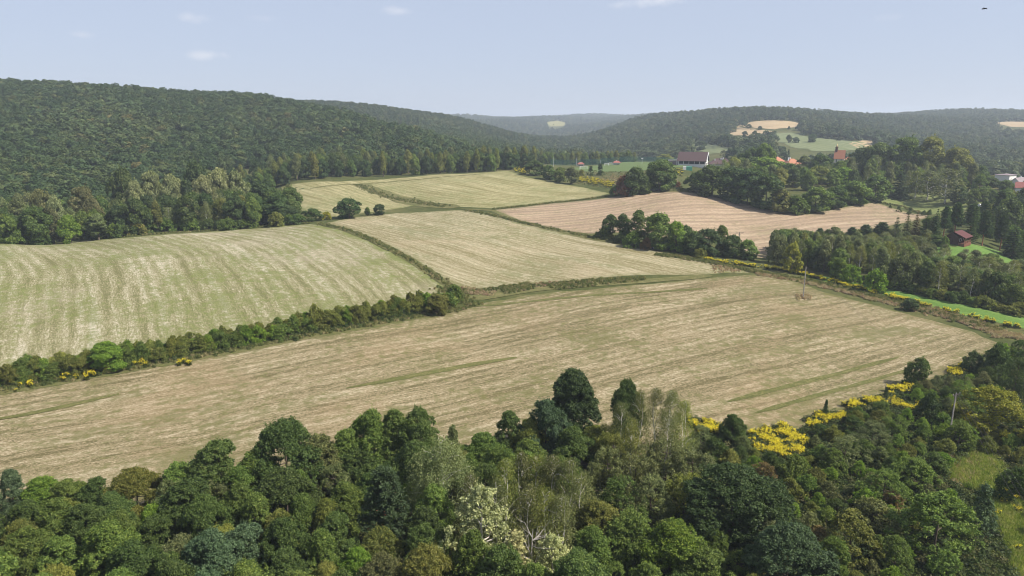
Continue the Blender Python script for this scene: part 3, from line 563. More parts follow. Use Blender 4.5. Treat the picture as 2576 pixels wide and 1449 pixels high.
def plant(kind,x,y,h,wd,tint,band,lod=None,label=None,group=None,rz=None):
    d=math.hypot(x,y)
    if lod is None: lod=0 if d<215 else 1
    tm,cm,H,Rr=proto(kind,lod,int(rng.integers(NVAR[lod])))
    z=float(terrain(np.array([x]),np.array([y]))[0]); sx=wd/(2*Rr); sz=h/H
    bri=1+rng.uniform(-.2,.2); tc=[c*bri*(1+rng.uniform(-.05,.05)) for c in PAL[tint]]; rz=rng.random()*6.283 if rz is None else rz
    root=empty('leafy_tree' if kind=='maple' and lod else NM[kind],(x,y,z-.05),rz,(sx,sx,sz))
    tk=link('trunk' if kind not in('shrub','twiggy') else 'stems',tm,root)
    if cm:
        cr=link('crown' if kind not in('shrub','twiggy') else 'foliage',cm,root); cr.color=(*tc,1)
    root['category']='shrub' if kind in('shrub','twiggy') else 'tree'; 
    if band!='x': root['group']=group or ('shrubs ' if kind in('shrub','twiggy') else 'trees ')+band
    if label: root['label']=label
    else: ROWS.setdefault((band,kind,tint),[]).append((float(proj(x,y,z)[0]),root))
    TREES.append((x,y,wd/2)); return root
def top(px,py,h,wd,kind,tint,band,label=None,dmin=40.,**kw):
    X,Y,d=hit([px],[py],[h*.97],dmin)
    if np.isnan(d[0]): print('no place',px,py,kind,band); return None
    return plant(kind,float(X[0]),float(Y[0]),h,wd,tint,band,label=label,**kw)
def topd(px,py,d,wd,kind,tint,band,label=None,**kw):
    X,Y=gp([px],[d]); a,b,c=rays(px,py); h=CAMZ+float(c)*d-float(terrain(X,Y)[0])
    return plant(kind,float(X[0]),float(Y[0]),max(h,3.),wd,tint,band,label=label,**kw)
def base(px,py,pytop,wd_px,kind,tint,band,label=None,**kw):
    X,Y,d=hit([px],[py]); x,y=float(X[0]),float(Y[0])
    if np.isnan(x): print('no base',px,py,kind,band); return None
    z=float(terrain(X,Y)[0]); cp,sp=math.cos(PITCH),math.sin(PITCH)
    lo,hi=0,60
    for _ in range(30):
        m=(lo+hi)/2
        if proj(x,y,z+m)[1]>pytop: lo=m
        else: hi=m
    sc=(y*cp-(z-CAMZ)*sp)/FPX
    return plant(kind,x,y,max(lo,.8),wd_px*sc,tint,band,label=label,**kw)
def pick(mix):
    ws=np.array([m[2] for m in mix],float); return mix[int(rng.choice(len(mix),p=ws/ws.sum()))]
def wood(poly,space,mix,band,hfun=None,avoid=(),nmax=400,space_px=None,extra=None):
    """plants a wood over a footprint given as (picture column, distance) corners"""
    a=np.array(poly,float); out=[]
    for i in range(len(a)):
        p,q=a[i],a[(i+1)%len(a)]
        for t in np.linspace(0,1,5)[:-1]: out.append(p+(q-p)*t)
    a=np.array(out); X,Y=gp(a[:,0],a[:,1]); P_=np.stack([X,Y],-1); lo,hi=P_.min(0),P_.max(0); n=0; fails=0
    near=[t for t in TREES if lo[0]-15<t[0]<hi[0]+15 and lo[1]-15<t[1]<hi[1]+15]
    cand=lo+rng.random((12000,2))*(hi-lo); cand=cand[inpoly(cand[:,0],cand[:,1],P_)]
    for k in avoid: cand=cand[~inpoly(cand[:,0],cand[:,1],FP[k])]
    for q in cand:
        if n>=nmax or fails>500: break
        kind,tn,_,h0,h1,wf=pick(mix); h=rng.uniform(h0,h1); wd=h*wf*rng.uniform(.88,1.15); sp=space*(.75+.5*rng.random())
        if any((q[0]-t[0])**2+(q[1]-t[1])**2<(max(sp,(wd/2+t[2])*.62))**2 for t in near): fails+=1; continue
        if CLEAR:
            zq=float(terrain(q[0:1],q[1:2])[0])
            if any(inpoly(np.array([proj(q[0]+s*wd*.35,q[1],zq+h*k)[0]]),np.array([proj(q[0]+s*wd*.35,q[1],zq+h*k)[1]]),G_)[0] for s in (-1,0,1) for k in (.5,.95) for G_ in CLEAR): fails+=.2; continue
        if hfun is not None:
            h=hfun(q[0],q[1],h)
            if h is None: fails+=.2; continue
        fails=0; plant(kind,q[0],q[1],h,wd,tn,band); near.append(TREES[-1]); n+=1
    return n
def ordinal(n): return '%d%s'%(n,'th' if 10<=n%100<=20 else {1:'st',2:'nd',3:'rd'}.get(n%10,'th'))
def drop_hidden():
    """leaves out trees that stand wholly behind others or behind the rise of the land"""
    cov=np.zeros((576,1024),bool); yy,xx=np.mgrid[0:576,0:1024]; k=1024/2576; gone=set()
    items=[]
    for o in list(COL.objects):
        if o.get('category') in('tree','shrub') and o.parent is None: items.append((o.location.x**2+o.location.y**2,o))
    items.sort(key=lambda t:t[0])
    for _,o in items:
        x,y,z=o.location; ch=o.children[-1]; bb=ch.data; hw=ch.bound_box; h=(hw[1][2])*o.scale.z; wd=(hw[4][0]-hw[0][0])*o.scale.x
        s=np.linspace(.1,.985,30); seen=[f for f in (.25,.6,.97) if (terrain(x*s,y*s)<CAMZ+(z+h*f-CAMZ)*s+.2).all()]
        cx,ty=proj(x,y,z+h); _,by=proj(x,y,z); sc=FPX/max(y*math.cos(PITCH)-(z-CAMZ)*math.sin(PITCH),1)
        cx*=k; ty*=k; by*=k; rw=max(wd*sc*k/2,.8); rh=max((by-ty)/2,.8); my=(ty+by)/2
        x0,x1,y0,y1=int(max(cx-rw-1,0)),int(min(cx+rw+2,1024)),int(max(ty-1,0)),int(min(by+2,576))
        if x1<=x0 or y1<=y0:
            if d_out(cx,ty): gone.add(o)
            continue
        e=((xx[y0:y1,x0:x1]-cx)/rw)**2+((yy[y0:y1,x0:x1]-my)/rh)**2
        vis=(e<1)&~cov[y0:y1,x0:x1]
        if not seen or vis.sum()<max(3,.05*(e<1).sum()): gone.add(o); continue
        cov[y0:y1,x0:x1]|=e<.62
    for o in gone:
        for ch in list(o.children): bpy.data.objects.remove(ch)
    for key in ROWS: ROWS[key]=[t for t in ROWS[key] if t[1] not in gone]
    for o in gone: bpy.data.objects.remove(o)
    print('left out',len(gone))
def d_out(cx,ty): return cx<-60 or cx>1084 or ty>640
def finish_labels():
    for (band,kind,tint),lst in ROWS.items():
        lst.sort(key=lambda t:t[0]); n=len(lst)
        for i,(_,o) in enumerate(lst):
            o['label']=f'{tint} {DESC[kind]} {band}' if n==1 else f'{tint} {DESC[kind]} {band}, {ordinal(i+1)} from left'
# ------------------------------------------------------------------ scattered plants nobody could count
HIDE=bpy.data.collections.new('plant_sources')
def source(name,me):
    o=bpy.data.objects.new(name,me); HIDE_SUB.objects.link(o); return o
def scatter(name,pts,scl,idx,meshes,label,zs=None):
    """one object: every point carries a plant"""
    global HIDE_SUB
    HIDE_SUB=bpy.data.collections.new(name+'_plants')
    for i,me in enumerate(meshes): source('%s_%02d'%(name,i),me)
    me=bpy.data.meshes.new(name); me.vertices.add(len(pts)); me.vertices.foreach_set('co',np.asarray(pts,np.float32).ravel())
    s3=np.repeat(np.asarray(scl)[:,None],3,1)
    if zs is not None: s3[:,2]*=zs
    for nm,ty,a in (('psc','FLOAT_VECTOR',s3.astype(np.float32)),('prot','FLOAT',rng.random(len(pts)).astype(np.float32)*6.283),('pidx','INT',np.asarray(idx,np.int32))):
        at=me.attributes.new(nm,ty,'POINT'); at.data.foreach_set('vector' if ty=='FLOAT_VECTOR' else 'value',a.ravel())
    o=link(name,me); ng=bpy.data.node_groups.new(name+'_scatter','GeometryNodeTree'); ng.interface.new_socket('Geometry',in_out='INPUT',socket_type='NodeSocketGeometry'); ng.interface.new_socket('Geometry',in_out='OUTPUT',socket_type='NodeSocketGeometry')
    n=ng.nodes; l=ng.links; gi=n.new('NodeGroupInput'); go=n.new('NodeGroupOutput'); ip=n.new('GeometryNodeInstanceOnPoints'); ci=n.new('GeometryNodeCollectionInfo')
    ci.inputs['Collection'].default_value=HIDE_SUB; ci.inputs['Separate Children'].default_value=True; ci.inputs['Reset Children'].default_value=True
    def at(nm,ty):
        a=n.new('GeometryNodeInputNamedAttribute'); a.data_type=ty; a.inputs['Name'].default_value=nm; return a.outputs[0]
    cx=n.new('ShaderNodeCombineXYZ'); l.new(at('prot','FLOAT'),cx.inputs[2]); e2=n.new('FunctionNodeEulerToRotation'); l.new(cx.outputs[0],e2.inputs[0])
    l.new(gi.outputs[0],ip.inputs['Points']); l.new(ci.outputs[0],ip.inputs['Instance']); ip.inputs['Pick Instance'].default_value=True
    l.new(at('pidx','INT'),ip.inputs['Instance Index']); l.new(e2.outputs[0],ip.inputs['Rotation']); l.new(at('psc','FLOAT_VECTOR'),ip.inputs['Scale']); l.new(ip.outputs[0],go.inputs[0])
    m=o.modifiers.new('scatter','NODES'); m.node_group=ng
    return tag(o,label,None,None,'stuff')
def joined(kind,mat,lod=2,H=None):
    """trunk and crown of a small far tree as one mesh"""
    (mb,Lv,bark,mats),H0,Rr=make_kind(kind,lod)
    return Lv.mesh(kind+'_far',[M[mat]]),H0
FARX=[FARPX[k] for k in FARPX]
def polar_points(px0,px1,d0,d1,space,grow=0.0):
    a0=math.atan((px0-1288)/FPX); a1=math.atan((px1-1288)/FPX); out=[]; d=d0
    while d<d1:
        s=space*(1+grow*(d-d0)/1000); k=int((a1-a0)*d/s); az=a0+(np.arange(k)+.5+rng.uniform(-.42,.42,k))*(a1-a0)/max(k,1); dd=d+rng.uniform(-.45,.45,k)*s*.87
        out.append(np.stack([np.sin(az)*dd,np.cos(az)*dd],-1)); d+=s*.87
    return np.vstack(out)
def forest(name,pts,kinds,mat,hmean,label,keep=None,lowf=True,kmix=None):
    x,y=pts.T; z=terrain(x,y); ok=np.ones(len(x),bool)
    for hh in (0,hmean*.5,hmean*1.05):
        qx,qy=proj(x,y,z+hh)
        for P_ in FARX: ok&=~inpoly(qx,qy,P_)
        for P_ in KEEPCLEAR: ok&=~inpoly(qx,qy,P_)
    for k in FP:
        if k not in FARPX: ok&=~inpoly(x,y,FP[k])
    if keep is not None: ok&=keep(x,y,z)
    # leave out what the lie of the land hides for good
    x,y,z=x[ok],y[ok],z[ok]; vis=np.zeros(len(x),bool)
    for t in (0,):
        S_=np.linspace(.03,.97,24)[None]; XX=x[:,None]*S_; YY=y[:,None]*S_; tz=terrain(XX,YY); line=CAMZ+(z[:,None]+hmean*1.3-CAMZ)*S_
        vis=(tz<line+6).all(1)
    x,y,z=x[vis],y[vis],z[vis]
    meshes=[];Hs=[]
    for mt in (mat,mat+'_b'):
        for kd in kinds:
            me,H0=joined(kd,mt); meshes.append(me); Hs.append(H0)
    stand=np.sin(x/61+1.3)*np.sin(y/83)+np.sin((x+y)/37)*.7+np.sin((x-1.7*y)/140)*.9+rng.normal(0,.75,len(x))
    idx=rng.choice(len(kinds),len(x),p=kmix)+np.where(stand>.95,len(kinds),0); h=hmean*rng.uniform(.72,1.18,len(x))*(1+.12*np.sin(x/47+y/71)); sc=h/np.array(Hs)[idx]
    return scatter(name,np.stack([x,y,z-.5],-1),sc,idx,meshes,label)
KEEPCLEAR=[[(1425,440),(1400,424),(1480,404),(1745,404),(1745,440)]]
# hill woods
forest('hill_forest',polar_points(-330,1330,486,1230,7.8,.3),['maple','oak','maple','oak'],'forest',13.5,'dark green broadleaf forest covering the long hill on the left',
   keep=lambda x,y,z:(proj(x,y,z)[0]<1330-(0))&~((np.hypot(x,y)<640)&(proj(x,y,z)[0]>540)))
forest('ridge_forest',polar_points(380,1400,1235,1950,9.5,.3),['maple','oak','spruce','ash'],'farforest',13.5,'mixed forest on the second ridge behind the left hill',kmix=[.35,.25,.2,.2])
forest('valley_forest',polar_points(1000,1830,800,2300,9.5,.35),['maple','oak','ash','spruce'],'farforest',13.5,'hazy forest on the slopes of the central valley',kmix=[.4,.3,.2,.1],keep=lambda x,y,z:((np.hypot(x,y)>1000)|(proj(x,y,z)[0]>1250))&~((proj(x,y,z)[0]<1400)&(np.hypot(x,y)>1235)&(np.hypot(x,y)<1950)))
forest('plateau_forest',polar_points(900,1900,2300,4700,17,.25),['maple','oak','spruce'],'farforest',17,'blue hazy forest along the farthest skyline')
forest('right_hill_forest',polar_points(1830,2800,800,2900,10,.35),['maple','oak','ash','spruce'],'farforest',13.5,'forest on the right hills around the tan fields',kmix=[.4,.3,.2,.1])
# ------------------------------------------------------------------ the near wood along the bottom of the picture
NB='along the straw field edge'
for px,py,h,wd,kd,tn in [(22,1190,9,5,'ash','blue green'),(95,1208,7,7,'maple','bright green'),(165,1212,7,7,'maple','mid green'),(240,1206,7.5,6,'maple','dark green'),(335,1188,9,9,'oak','golden olive'),(445,1170,9,8,'maple','mid green'),(545,1116,12.5,10,'maple','dark green'),(470,1215,11,10,'maple','dark green'),
  (640,1145,10,9,'ash','mid green'),(715,1072,14,13,'oak','dark green'),(800,1100,11,9,'maple','brownish green'),(868,1090,11,8,'maple','mid green'),(930,1047,13.5,9,'maple','mid green'),(990,1042,13.5,8,'ash','mid green'),(1050,1037,14,9,'oak','dark green'),(1138,1082,8,4.5,'twiggy','grey green'),
  (1210,1096,8,8,'maple','mid green'),(1280,1042,10,6,'ash','dark green'),(1335,1062,9,7,'maple','olive green'),(1374,1012,13,9,'maple','blue green'),(1580,967,13,7,'maple','dark green'),(1530,1075,9,6,'willow','olive green'),(1765,1075,6,6,'willow','grey green'),(1845,1045,6,5,'maple','dark green'),(1800,1105,5,5,'shrub','dark green')]:
    top(px,py,h,wd,kd,tn,NB)
top(1445,938,16.5,10.5,'dome','deep green',NB,'tallest dark green dome shaped tree standing up against the straw field')
for px,py,h,wd,kd,tn in [(1440,1085,9,8,'maple','dark green'),(1498,1075,8,7,'maple','olive green'),(1545,1100,9,7,'willow','olive green'),(1330,1110,8,7,'maple','mid green'),(905,1130,9,8,'maple','dark green'),(600,1180,9,8,'maple','mid green')]: top(px,py,h,wd,kd,tn,NB)
top(715,1190,11,10,'oak','dark green',NB)
top(1108,1112,15,11,'weeping','grey green',NB,'large weeping birch with hanging grey green strands in the near wood')
top(965,1188,14.5,9.5,'pine','blue green',NB,'pale blue green pine with orange trunk in the near wood')
top(1212,1232,15,10,'poplar','silvery green',NB,'tall pale silvery poplar near the bottom centre of the picture')
top(1300,1345,10,7,'poplar','silvery green',NB,'smaller silvery poplar at the bottom right of the tall one')
top(1392,1352,9.5,7,'poplar','silvery green',NB,'rounded silvery poplar right of the bare branches')
top(1338,1335,10.5,8,'dead','silvery green',NB,'leafless grey tree with bare branches in front of the silvery poplars')
BB='below the dome shaped tree'
for px,py in [(1272,1160),(1312,1142),(1348,1152),(1392,1150),(1432,1160),(1462,1192),(1182,1198),(1248,1212),(1370,1232),(1412,1252),(1330,1222)]:
    top(px,py,rng.uniform(12.5,14.5),rng.uniform(4.6,6),'birch',random.choice(['brownish green','olive green','brownish green']),BB)
BC='right of the dome shaped tree'
for px,py in [(1565,1015),(1612,988),(1652,980),(1692,986),(1722,1012),(1590,1060),(1680,1045)]:
    top(px,py,rng.uniform(12.5,14.5),rng.uniform(4.8,6),'birch',random.choice(['brownish green','olive green','brownish green']),BC)
WB='in bottom wood beside the birches'
for px,py,h,wd,kd,tn in [(1530,1135,10,8,'willow','grey green'),(1600,1125,10,9,'willow','grey green'),(1680,1108,10,9,'willow','grey green'),(1745,1135,9,8,'willow','grey green'),(1560,1210,9,8,'willow','dark green'),(1640,1205,9,8,'willow','grey green'),(1725,1200,8,8,'willow','olive green'),(1500,1270,9,8,'maple','olive green'),
   (1590,1300,9,8,'maple','mid green'),(1700,1322,9.5,9,'maple','bright green'),(1780,1390,8,8,'maple','mid green'),(1490,1340,8,7,'maple','mid green')]:
    top(px,py,h,wd,kd,tn,WB)
top(1850,1185,12,15,'oak','deep green',WB,'very broad dark blue green tree in the bottom wood right of centre')
top(1990,1335,10,12,'oak','blue green',WB,'broad blue green tree at the bottom right of the darkest tree')
top(2370,1248,9.5,11.5,'hornbeam','mid green',WB,'big dense green bushy tree near the bottom right corner')
top(2482,1222,9,4.2,'thuja','blue green',WB,'narrow blue green tree beside the grassy gap at bottom right')
top(2510,978,10,15,'hornbeam','yellowish green',WB,'broad yellow green tree right of the nearest utility pole')
RB='among bushes at lower right'
for px,py,h,wd,kd,tn in [(2318,905,7,6.5,'shrub','dark green'),(2450,888,5.5,5.5,'shrub','deep green'),(2515,872,8,8,'shrub','dark green'),(2565,905,9,8,'willow','dark green'),(2580,860,9,9,'willow','dark green'),(2345,995,6,6,'shrub','deep green'),(2425,960,5,6,'willow','mid green'),(2150,1050,4,5,'shrub','dark green'),(2220,1010,4,5,'shrub','mid green'),
   (2080,1006,4.5,1.6,'thuja','deep green'),(2230,975,3,1.2,'thuja','deep green'),(2200,1065,6,8,'willow','grey green'),(2130,1105,6,8,'willow','grey green'),(2260,1050,5,6,'willow','mid green'),(2000,1150,5,6,'shrub','mid green'),(2420,1060,6,7,'hornbeam','mid green'),(2575,1185,6,7,'shrub','dark green'),
   (2100,1130,5,6,'hornbeam','mid green'),(2230,1190,6,8,'willow','mid green'),(2300,1150,6,8,'hornbeam','mid green'),(1925,1165,4,5,'twiggy','rusty brown'),(2200,1260,5,7,'shrub','brownish green'),(2150,1290,8,9,'hornbeam','olive green'),(2060,1330,4,5,'twiggy','rusty brown'),(2250,1240,3.5,4,'shrub','rusty brown')]:
    top(px,py,h,wd,kd,tn,RB)
mixA=[('maple','dark green',3,8,11.5,.7),('maple','mid green',3,8,11,.7),('oak','dark green',2,9,12,.75),('ash','mid green',2,9,12,.6),('maple','olive green',1.2,7,10,.7),('maple','bright green',.8,6,9,.7),('willow','grey green',.9,7,9,.8),('oak','golden olive',.6,8,10,.75),('maple','blue green',1,8,11,.8),('maple','brownish green',.7,7,9,.75)]
def below(limit):
    def f(x,y,h):
        z=float(terrain(np.array([x]),np.array([y]))[0])
        for _ in range(7):
            px,py=proj(x,y,z+h)
            if py>limit(px): return h
            h*=.9
        return h if h>3.5 else None
    return f
lim=lambda px:np.interp(px,[0,300,450,560,650,715,800,930,1050,1140,1200,1300,1450,1500,1600,1750],[1240,1240,1200,1160,1170,1130,1130,1090,1080,1130,1140,1110,1120,1120,1080,1130])
print('near',wood([(-160,118),(-160,52),(1500,50),(1500,96),(1300,112),(1000,110),(700,110),(400,116)],4.2,mixA,'inside near wood, bottom left',below(lim)),
 wood([(1500,50),(1500,96),(1700,104),(1800,98),(2250,104),(2250,60)],5.4,[('maple','mid green',2,5,7.5,.85),('maple','dark green',1.2,5,7.5,.85),('willow','grey green',2,4.5,7,1.0),('hornbeam','olive green',2,4,6.5,1.),('hornbeam','mid green',2,4,6.5,1.0),('shrub','bright green',1,3.5,5,1.2)],'inside near wood, bottom right',below(lambda px:np.interp(px,[1500,1700,1800,2000,2250],[1250,1230,1230,1270,1260]))))
GOLD=[([(1885,1085),(1925,1068),(1975,1062),(2020,1090),(2032,1112),(2005,1150),(1960,1140),(1895,1125)],420),([(1730,1045),(1760,1050),(1820,1062),(1815,1082),(1770,1085),(1735,1065)],130),([(2030,1050),(2060,1030),(2120,1030),(2130,1045),(2080,1060),(2035,1068)],150),([(2120,1010),(2180,995),(2250,1000),(2320,1010),(2330,1030),(2250,1018),(2180,1015),(2130,1025)],170),([(2225,975),(2290,962),(2300,978),(2240,988)],110),([(2385,925),(2430,908),(2445,918),(2420,940),(2390,940)],80),([(2400,1050),(2440,1040),(2440,1060),(2410,1070)],40)]
GAP=[(2445,1135),(2490,1120),(2540,1190),(2600,1290),(2600,1460),(2560,1460),(2515,1330),(2470,1240),(2400,1215),(2370,1180)]
CLEAR=[g[0] for g in GOLD]+[GAP]
wood([(1780,112),(1850,148),(2000,146),(2090,157),(2200,171),(2300,183),(2390,198),(2480,214),(2530,228),(2780,235),(2780,112),(2500,122),(2440,120),(2400,98),(2250,96),(1800,96)],3.5,
  [('shrub','mid green',3,2.4,4.2,1.2),('shrub','dark green',1,2.4,4,1.2),('twiggy','grey green',2.4,2.6,4.4,1.1),('shrub','olive green',2.2,2.2,3.8,1.25),('twiggy','bright green',1.8,2.6,4.2,1.1),('shrub','brownish green',.6,2.0,3.2,1.25),('shrub','bright green',1.6,2.0,3.4,1.3)],'on bushy slope, lower right',avoid=('f1',),nmax=300)
CLEAR=[]
# ------------------------------------------------------------------ the hedge
hp=px2g(HEDGE,1e6,0)[:len(HEDGE)]; hd=densify(hp,2.9,.0,False)
for i,p in enumerate(hd):
    for s in range(3):
        q=p+rng.normal(0,.6,2)+np.array([.35,.95])*(s*2.3-1.2); tn=random.choice(['mid green','mid green','bright green','olive green','olive green','golden olive','olive green'])
        plant('shrub' if rng.random()<.75 else 'twiggy',q[0],q[1],rng.uniform(3.2,5.4),rng.uniform(4.6,6.8),tn,'in the hedge left of centre')
top(262,862,7.5,8.5,'maple','bright green','x','brightest yellow green tree standing in the hedge at left')
top(1098,742,6.2,8,'maple','olive green','x','yellow tinged round bush at the right end of the hedge')
top(790,768,7.5,5,'twiggy','golden olive','x','pale thin bush rising above the hedge near its middle')
# ------------------------------------------------------------------ woods in the middle distance
mixL=[('maple','dark green',2,15,19,.62),('ash','grey green',3,15,20,.5),('oak','dark green',2,15,19,.75),('maple','mid green',2,13,17,.6),('weeping','grey green',1.2,14,18,.5),('maple','deep green',2,14,19,.62),('ash','olive green',1,14,18,.45)]
GL='in wood behind left fields'
for px,py,h,wd,kd,tn in [(390,432,27,15,'oak','pale grey green'),(440,437,25,14,'oak','pale grey green'),(560,422,30,17,'oak','pale grey green'),(600,432,28,15,'oak','pale grey green'),(520,440,26,14,'oak','pale grey green'),(350,455,22,12,'oak','pale grey green'),(660,455,24,18,'maple','deep green'),
   (300,505,17,9,'ash','grey green'),(60,500,16,11,'ash','grey green'),(150,490,18,9,'oak','pale grey green'),(320,420,22,14,'maple','dark green'),(220,470,22,16,'oak','brownish green'),(120,475,20,14,'oak','brownish green'),(500,405,24,16,'maple','deep green')]:
    topd(px,py,445. if py<440 else 428. if py<480 else 408.,wd,kd,tn,GL)
for px,py,d,wd,kd,tn in [(700,488,392,17,'maple','deep green'),(722,515,386,14,'maple','deep green'),(655,500,396,15,'maple','deep green'),(560,498,396,13,'weeping','olive green'),(610,490,396,13,'weeping','olive green'),(430,520,394,10,'weeping','grey green'),(180,540,388,10,'maple','bright green'),(480,500,400,13,'ash','grey green'),(250,540,390,12,'ash','grey green')]: topd(px,py,d,wd,kd,tn,GL)
wood([(-230,384),(-230,476),(300,476),(560,476),(700,440),(745,402),(740,388),(600,382),(400,390),(200,388),(0,382)],7.2,mixL,GL,avoid=('f2','f4'),nmax=150)
SB='at the foot of the left wood'
for px in range(40,780,34): 
    X,Y=gp([px+rng.uniform(-10,10)],[np.interp(px,[0,400,760],[384,392,372])+rng.uniform(-2,4)])
    if not (inpoly(X,Y,FP['f2'])[0] or inpoly(X,Y,FP['f4'])[0]): plant('shrub',float(X[0]),float(Y[0]),rng.uniform(4,7.5),rng.uniform(7,10),random.choice(['dark green','mid green','olive green']),SB)
base(880,549,498,62,'maple','deep green','x','round dark tree standing alone between the two pale fields')
base(955,541,513,34,'maple','deep green','x','right one of the small dark trees beside the round lone tree'); base(925,544,522,20,'ash','mid green','x','small light tree between the round lone tree and a dark bush')
base(785,556,524,46,'maple','dark green','x','dark bush right of the left wood at the field corner'); base(822,553,533,22,'shrub','yellowish green','x','small yellow green bush right of the corner bush')
TL='in line above pale yellow field'
wood([(560,522),(560,580),(800,600),(1000,612),(1200,640),(1345,668),(1345,628),(1290,592),(1150,572),(1000,563),(850,550),(700,534)],7.0,
  [('maple','dark green',3,12,16,.65),('ash','olive green',2.2,16,19,.42),('ash','grey green',1.6,16,19,.42),('maple','deep green',3,11,15,.7),('maple','mid green',1,13,16,.6)],TL,avoid=('f4','f2'),nmax=140)
for px,py in ((1240,372),(1310,378),(1180,380)): topd(px,py,655.,22,'oak','deep green',TL)
PB='behind the football pitch'
wood([(1345,745),(1345,815),(1725,800),(1740,752),(1640,738),(1500,738)],7.5,[('ash','olive green',3,11,14,.5),('maple','dark green',2,10,13,.75),('maple','mid green',2,10,13,.7),('spruce','deep green',.6,13,15,.35)],PB,avoid=('pitch',),nmax=60)
topd(1672,388,745.,19,'oak','olive green',PB,'pale rounded tree at the right end behind the pitch')
CB='near the football pitch'
for px,b,t,wd,kd,tn in [(1343,441,404,52,'maple','dark green'),(1381,452,415,42,'maple','dark green'),(1408,458,420,36,'maple','mid green'),(1436,463,421,44,'ash','grey green'),(1486,440,418,18,'thuja','dark green'),(1510,441,413,22,'thuja','deep green'),(1463,445,428,18,'shrub','olive green'),(1600,490,420,62,'maple','dark green'),(1570,493,445,54,'shrub','dark reddish'),(1620,488,455,40,'maple','mid green'),(1660,480,400,86,'oak','dark green'),(1655,478,440,60,'maple','mid green'),(1548,492,468,34,'shrub','mid green'),(1695,470,455,40,'shrub','dark reddish')]:
    base(px,b,t,wd,kd,tn,CB)
GB='in grove below brown field'
for px,b,t,wd,kd,tn in [(1535,598,541,50,'ash','dark green'),(1565,604,540,50,'ash','dark green'),(1605,612,530,58,'ash','dark green'),(1655,626,536,90,'maple','mid green'),(1700,632,556,60,'maple','bright green'),(1740,640,580,60,'maple','dark green'),(1780,644,575,74,'maple','deep green'),(1812,640,568,40,'ash','mid green'),(1840,648,590,52,'maple','dark green'),(1880,652,603,56,'maple','mid green'),(1720,628,566,50,'maple','dark green'),(1590,622,585,46,'shrub','mid green'),(1520,600,572,36,'shrub','mid green'),(1625,628,600,30,'shrub','rusty brown'),(1760,650,625,36,'shrub','olive green')]:
    base(px,b,t,wd,kd,tn,GB)
for px in range(1510,1900,26): base(px+rng.uniform(-8,8),float(np.interp(px,[1510,1640,1900],[602,628,655]))+rng.uniform(-6,0),float(np.interp(px,[1510,1640,1900],[602,628,655]))-rng.uniform(14,26),rng.uniform(26,40),'shrub',random.choice(['mid green','dark green','olive green']),'along the foot of the grove')
RW='in wood beside green strip'
for px,b,t,wd,kd,tn in [(2110,705,648,46,'maple','bright green'),(2140,716,668,46,'shrub','bright green'),(2200,735,680,60,'shrub','bright green'),(1990,686,610,56,'hornbeam','yellowish green')]: base(px,b,t,wd,kd,tn,RW)
wood([(1938,312),(1938,335),(2000,372),(2120,378),(2230,374),(2330,362),(2420,350),(2560,352),(2760,352),(2760,280),(2600,277),(2400,280),(2240,285),(2060,300),(2000,306)],4.7,
  [('birch','grey green',4,11,14,.42),('birch','olive green',2.5,11,14,.42),('maple','mid green',2,9,12,.7),('ash','grey green',3,11,13.5,.5),('maple','dark green',2.2,10,12.5,.7),('willow','grey green',1.5,8,11,.8)],RW,avoid=('strip','lawn','f5','f1'),nmax=210,hfun=below(lambda px:np.interp(px,[1925,2000,2100,2200,2280,2340,2450,2576],[575,575,588,600,612,652,668,690])))
for px in range(2180,2600,24):
    yb=float(np.interp(px,[2180,2240,2400,2600],[718,729,763,806]))-rng.uniform(3,9); base(px,yb,yb-rng.uniform(16,30),rng.uniform(34,52),'shrub',random.choice(['olive green','mid green','dark green','olive green']),'along the green strip')
CO='in conifer row at right'
for px,b,t,wd,kd,tn in [(2060,612,575,36,'pine','blue green'),(2095,612,570,40,'maple','grey green'),(2140,614,572,44,'pine','blue green'),(2175,612,566,50,'pine','blue green'),(2215,610,560,60,'pine','blue green'),(2252,606,545,40,'spruce','deep green'),(2278,606,535,38,'spruce','brownish green'),(2300,606,532,36,'spruce','rusty brown'),(2325,605,530,40,'spruce','dark green'),(2350,606,525,36,'spruce','deep green'),(2372,602,520,40,'pine','blue green'),(2400,596,512,52,'pine','deep green'),(2440,590,515,60,'pine','deep green'),(2480,590,512,66,'spruce','olive green'),(2530,600,498,70,'maple','dark green'),(2545,650,556,70,'spruce','deep green'),(2575,650,560,60,'spruce','dark green'),(2510,570,480,60,'pine','deep green'),(2570,560,470,64,'maple','deep green'),(2375,628,596,22,'shrub','mid green')]:
    base(px,b,t,wd,kd,tn,CO)
VB='in wood right of brown field'
for px,py,h,wd,kd,tn in [(2205,358,24,24,'oak','dark green'),(2270,346,27,26,'oak','mid green'),(2330,345,27,24,'oak','olive green'),(2400,372,23,24,'oak','olive green'),(2160,372,22,18,'oak','dark green'),(1920,360,20,16,'oak','mid green'),(1890,372,18,16,'maple','dark green'),(2180,410,19,17,'oak','golden olive'),(2230,400,20,12,'ash','grey green'),(2290,385,22,14,'ash','grey green'),(2060,388,18,16,'maple','dark green'),(2020,392,18,14,'ash','grey green')]:
    topd(px,py,600.,wd,kd,tn,VB)
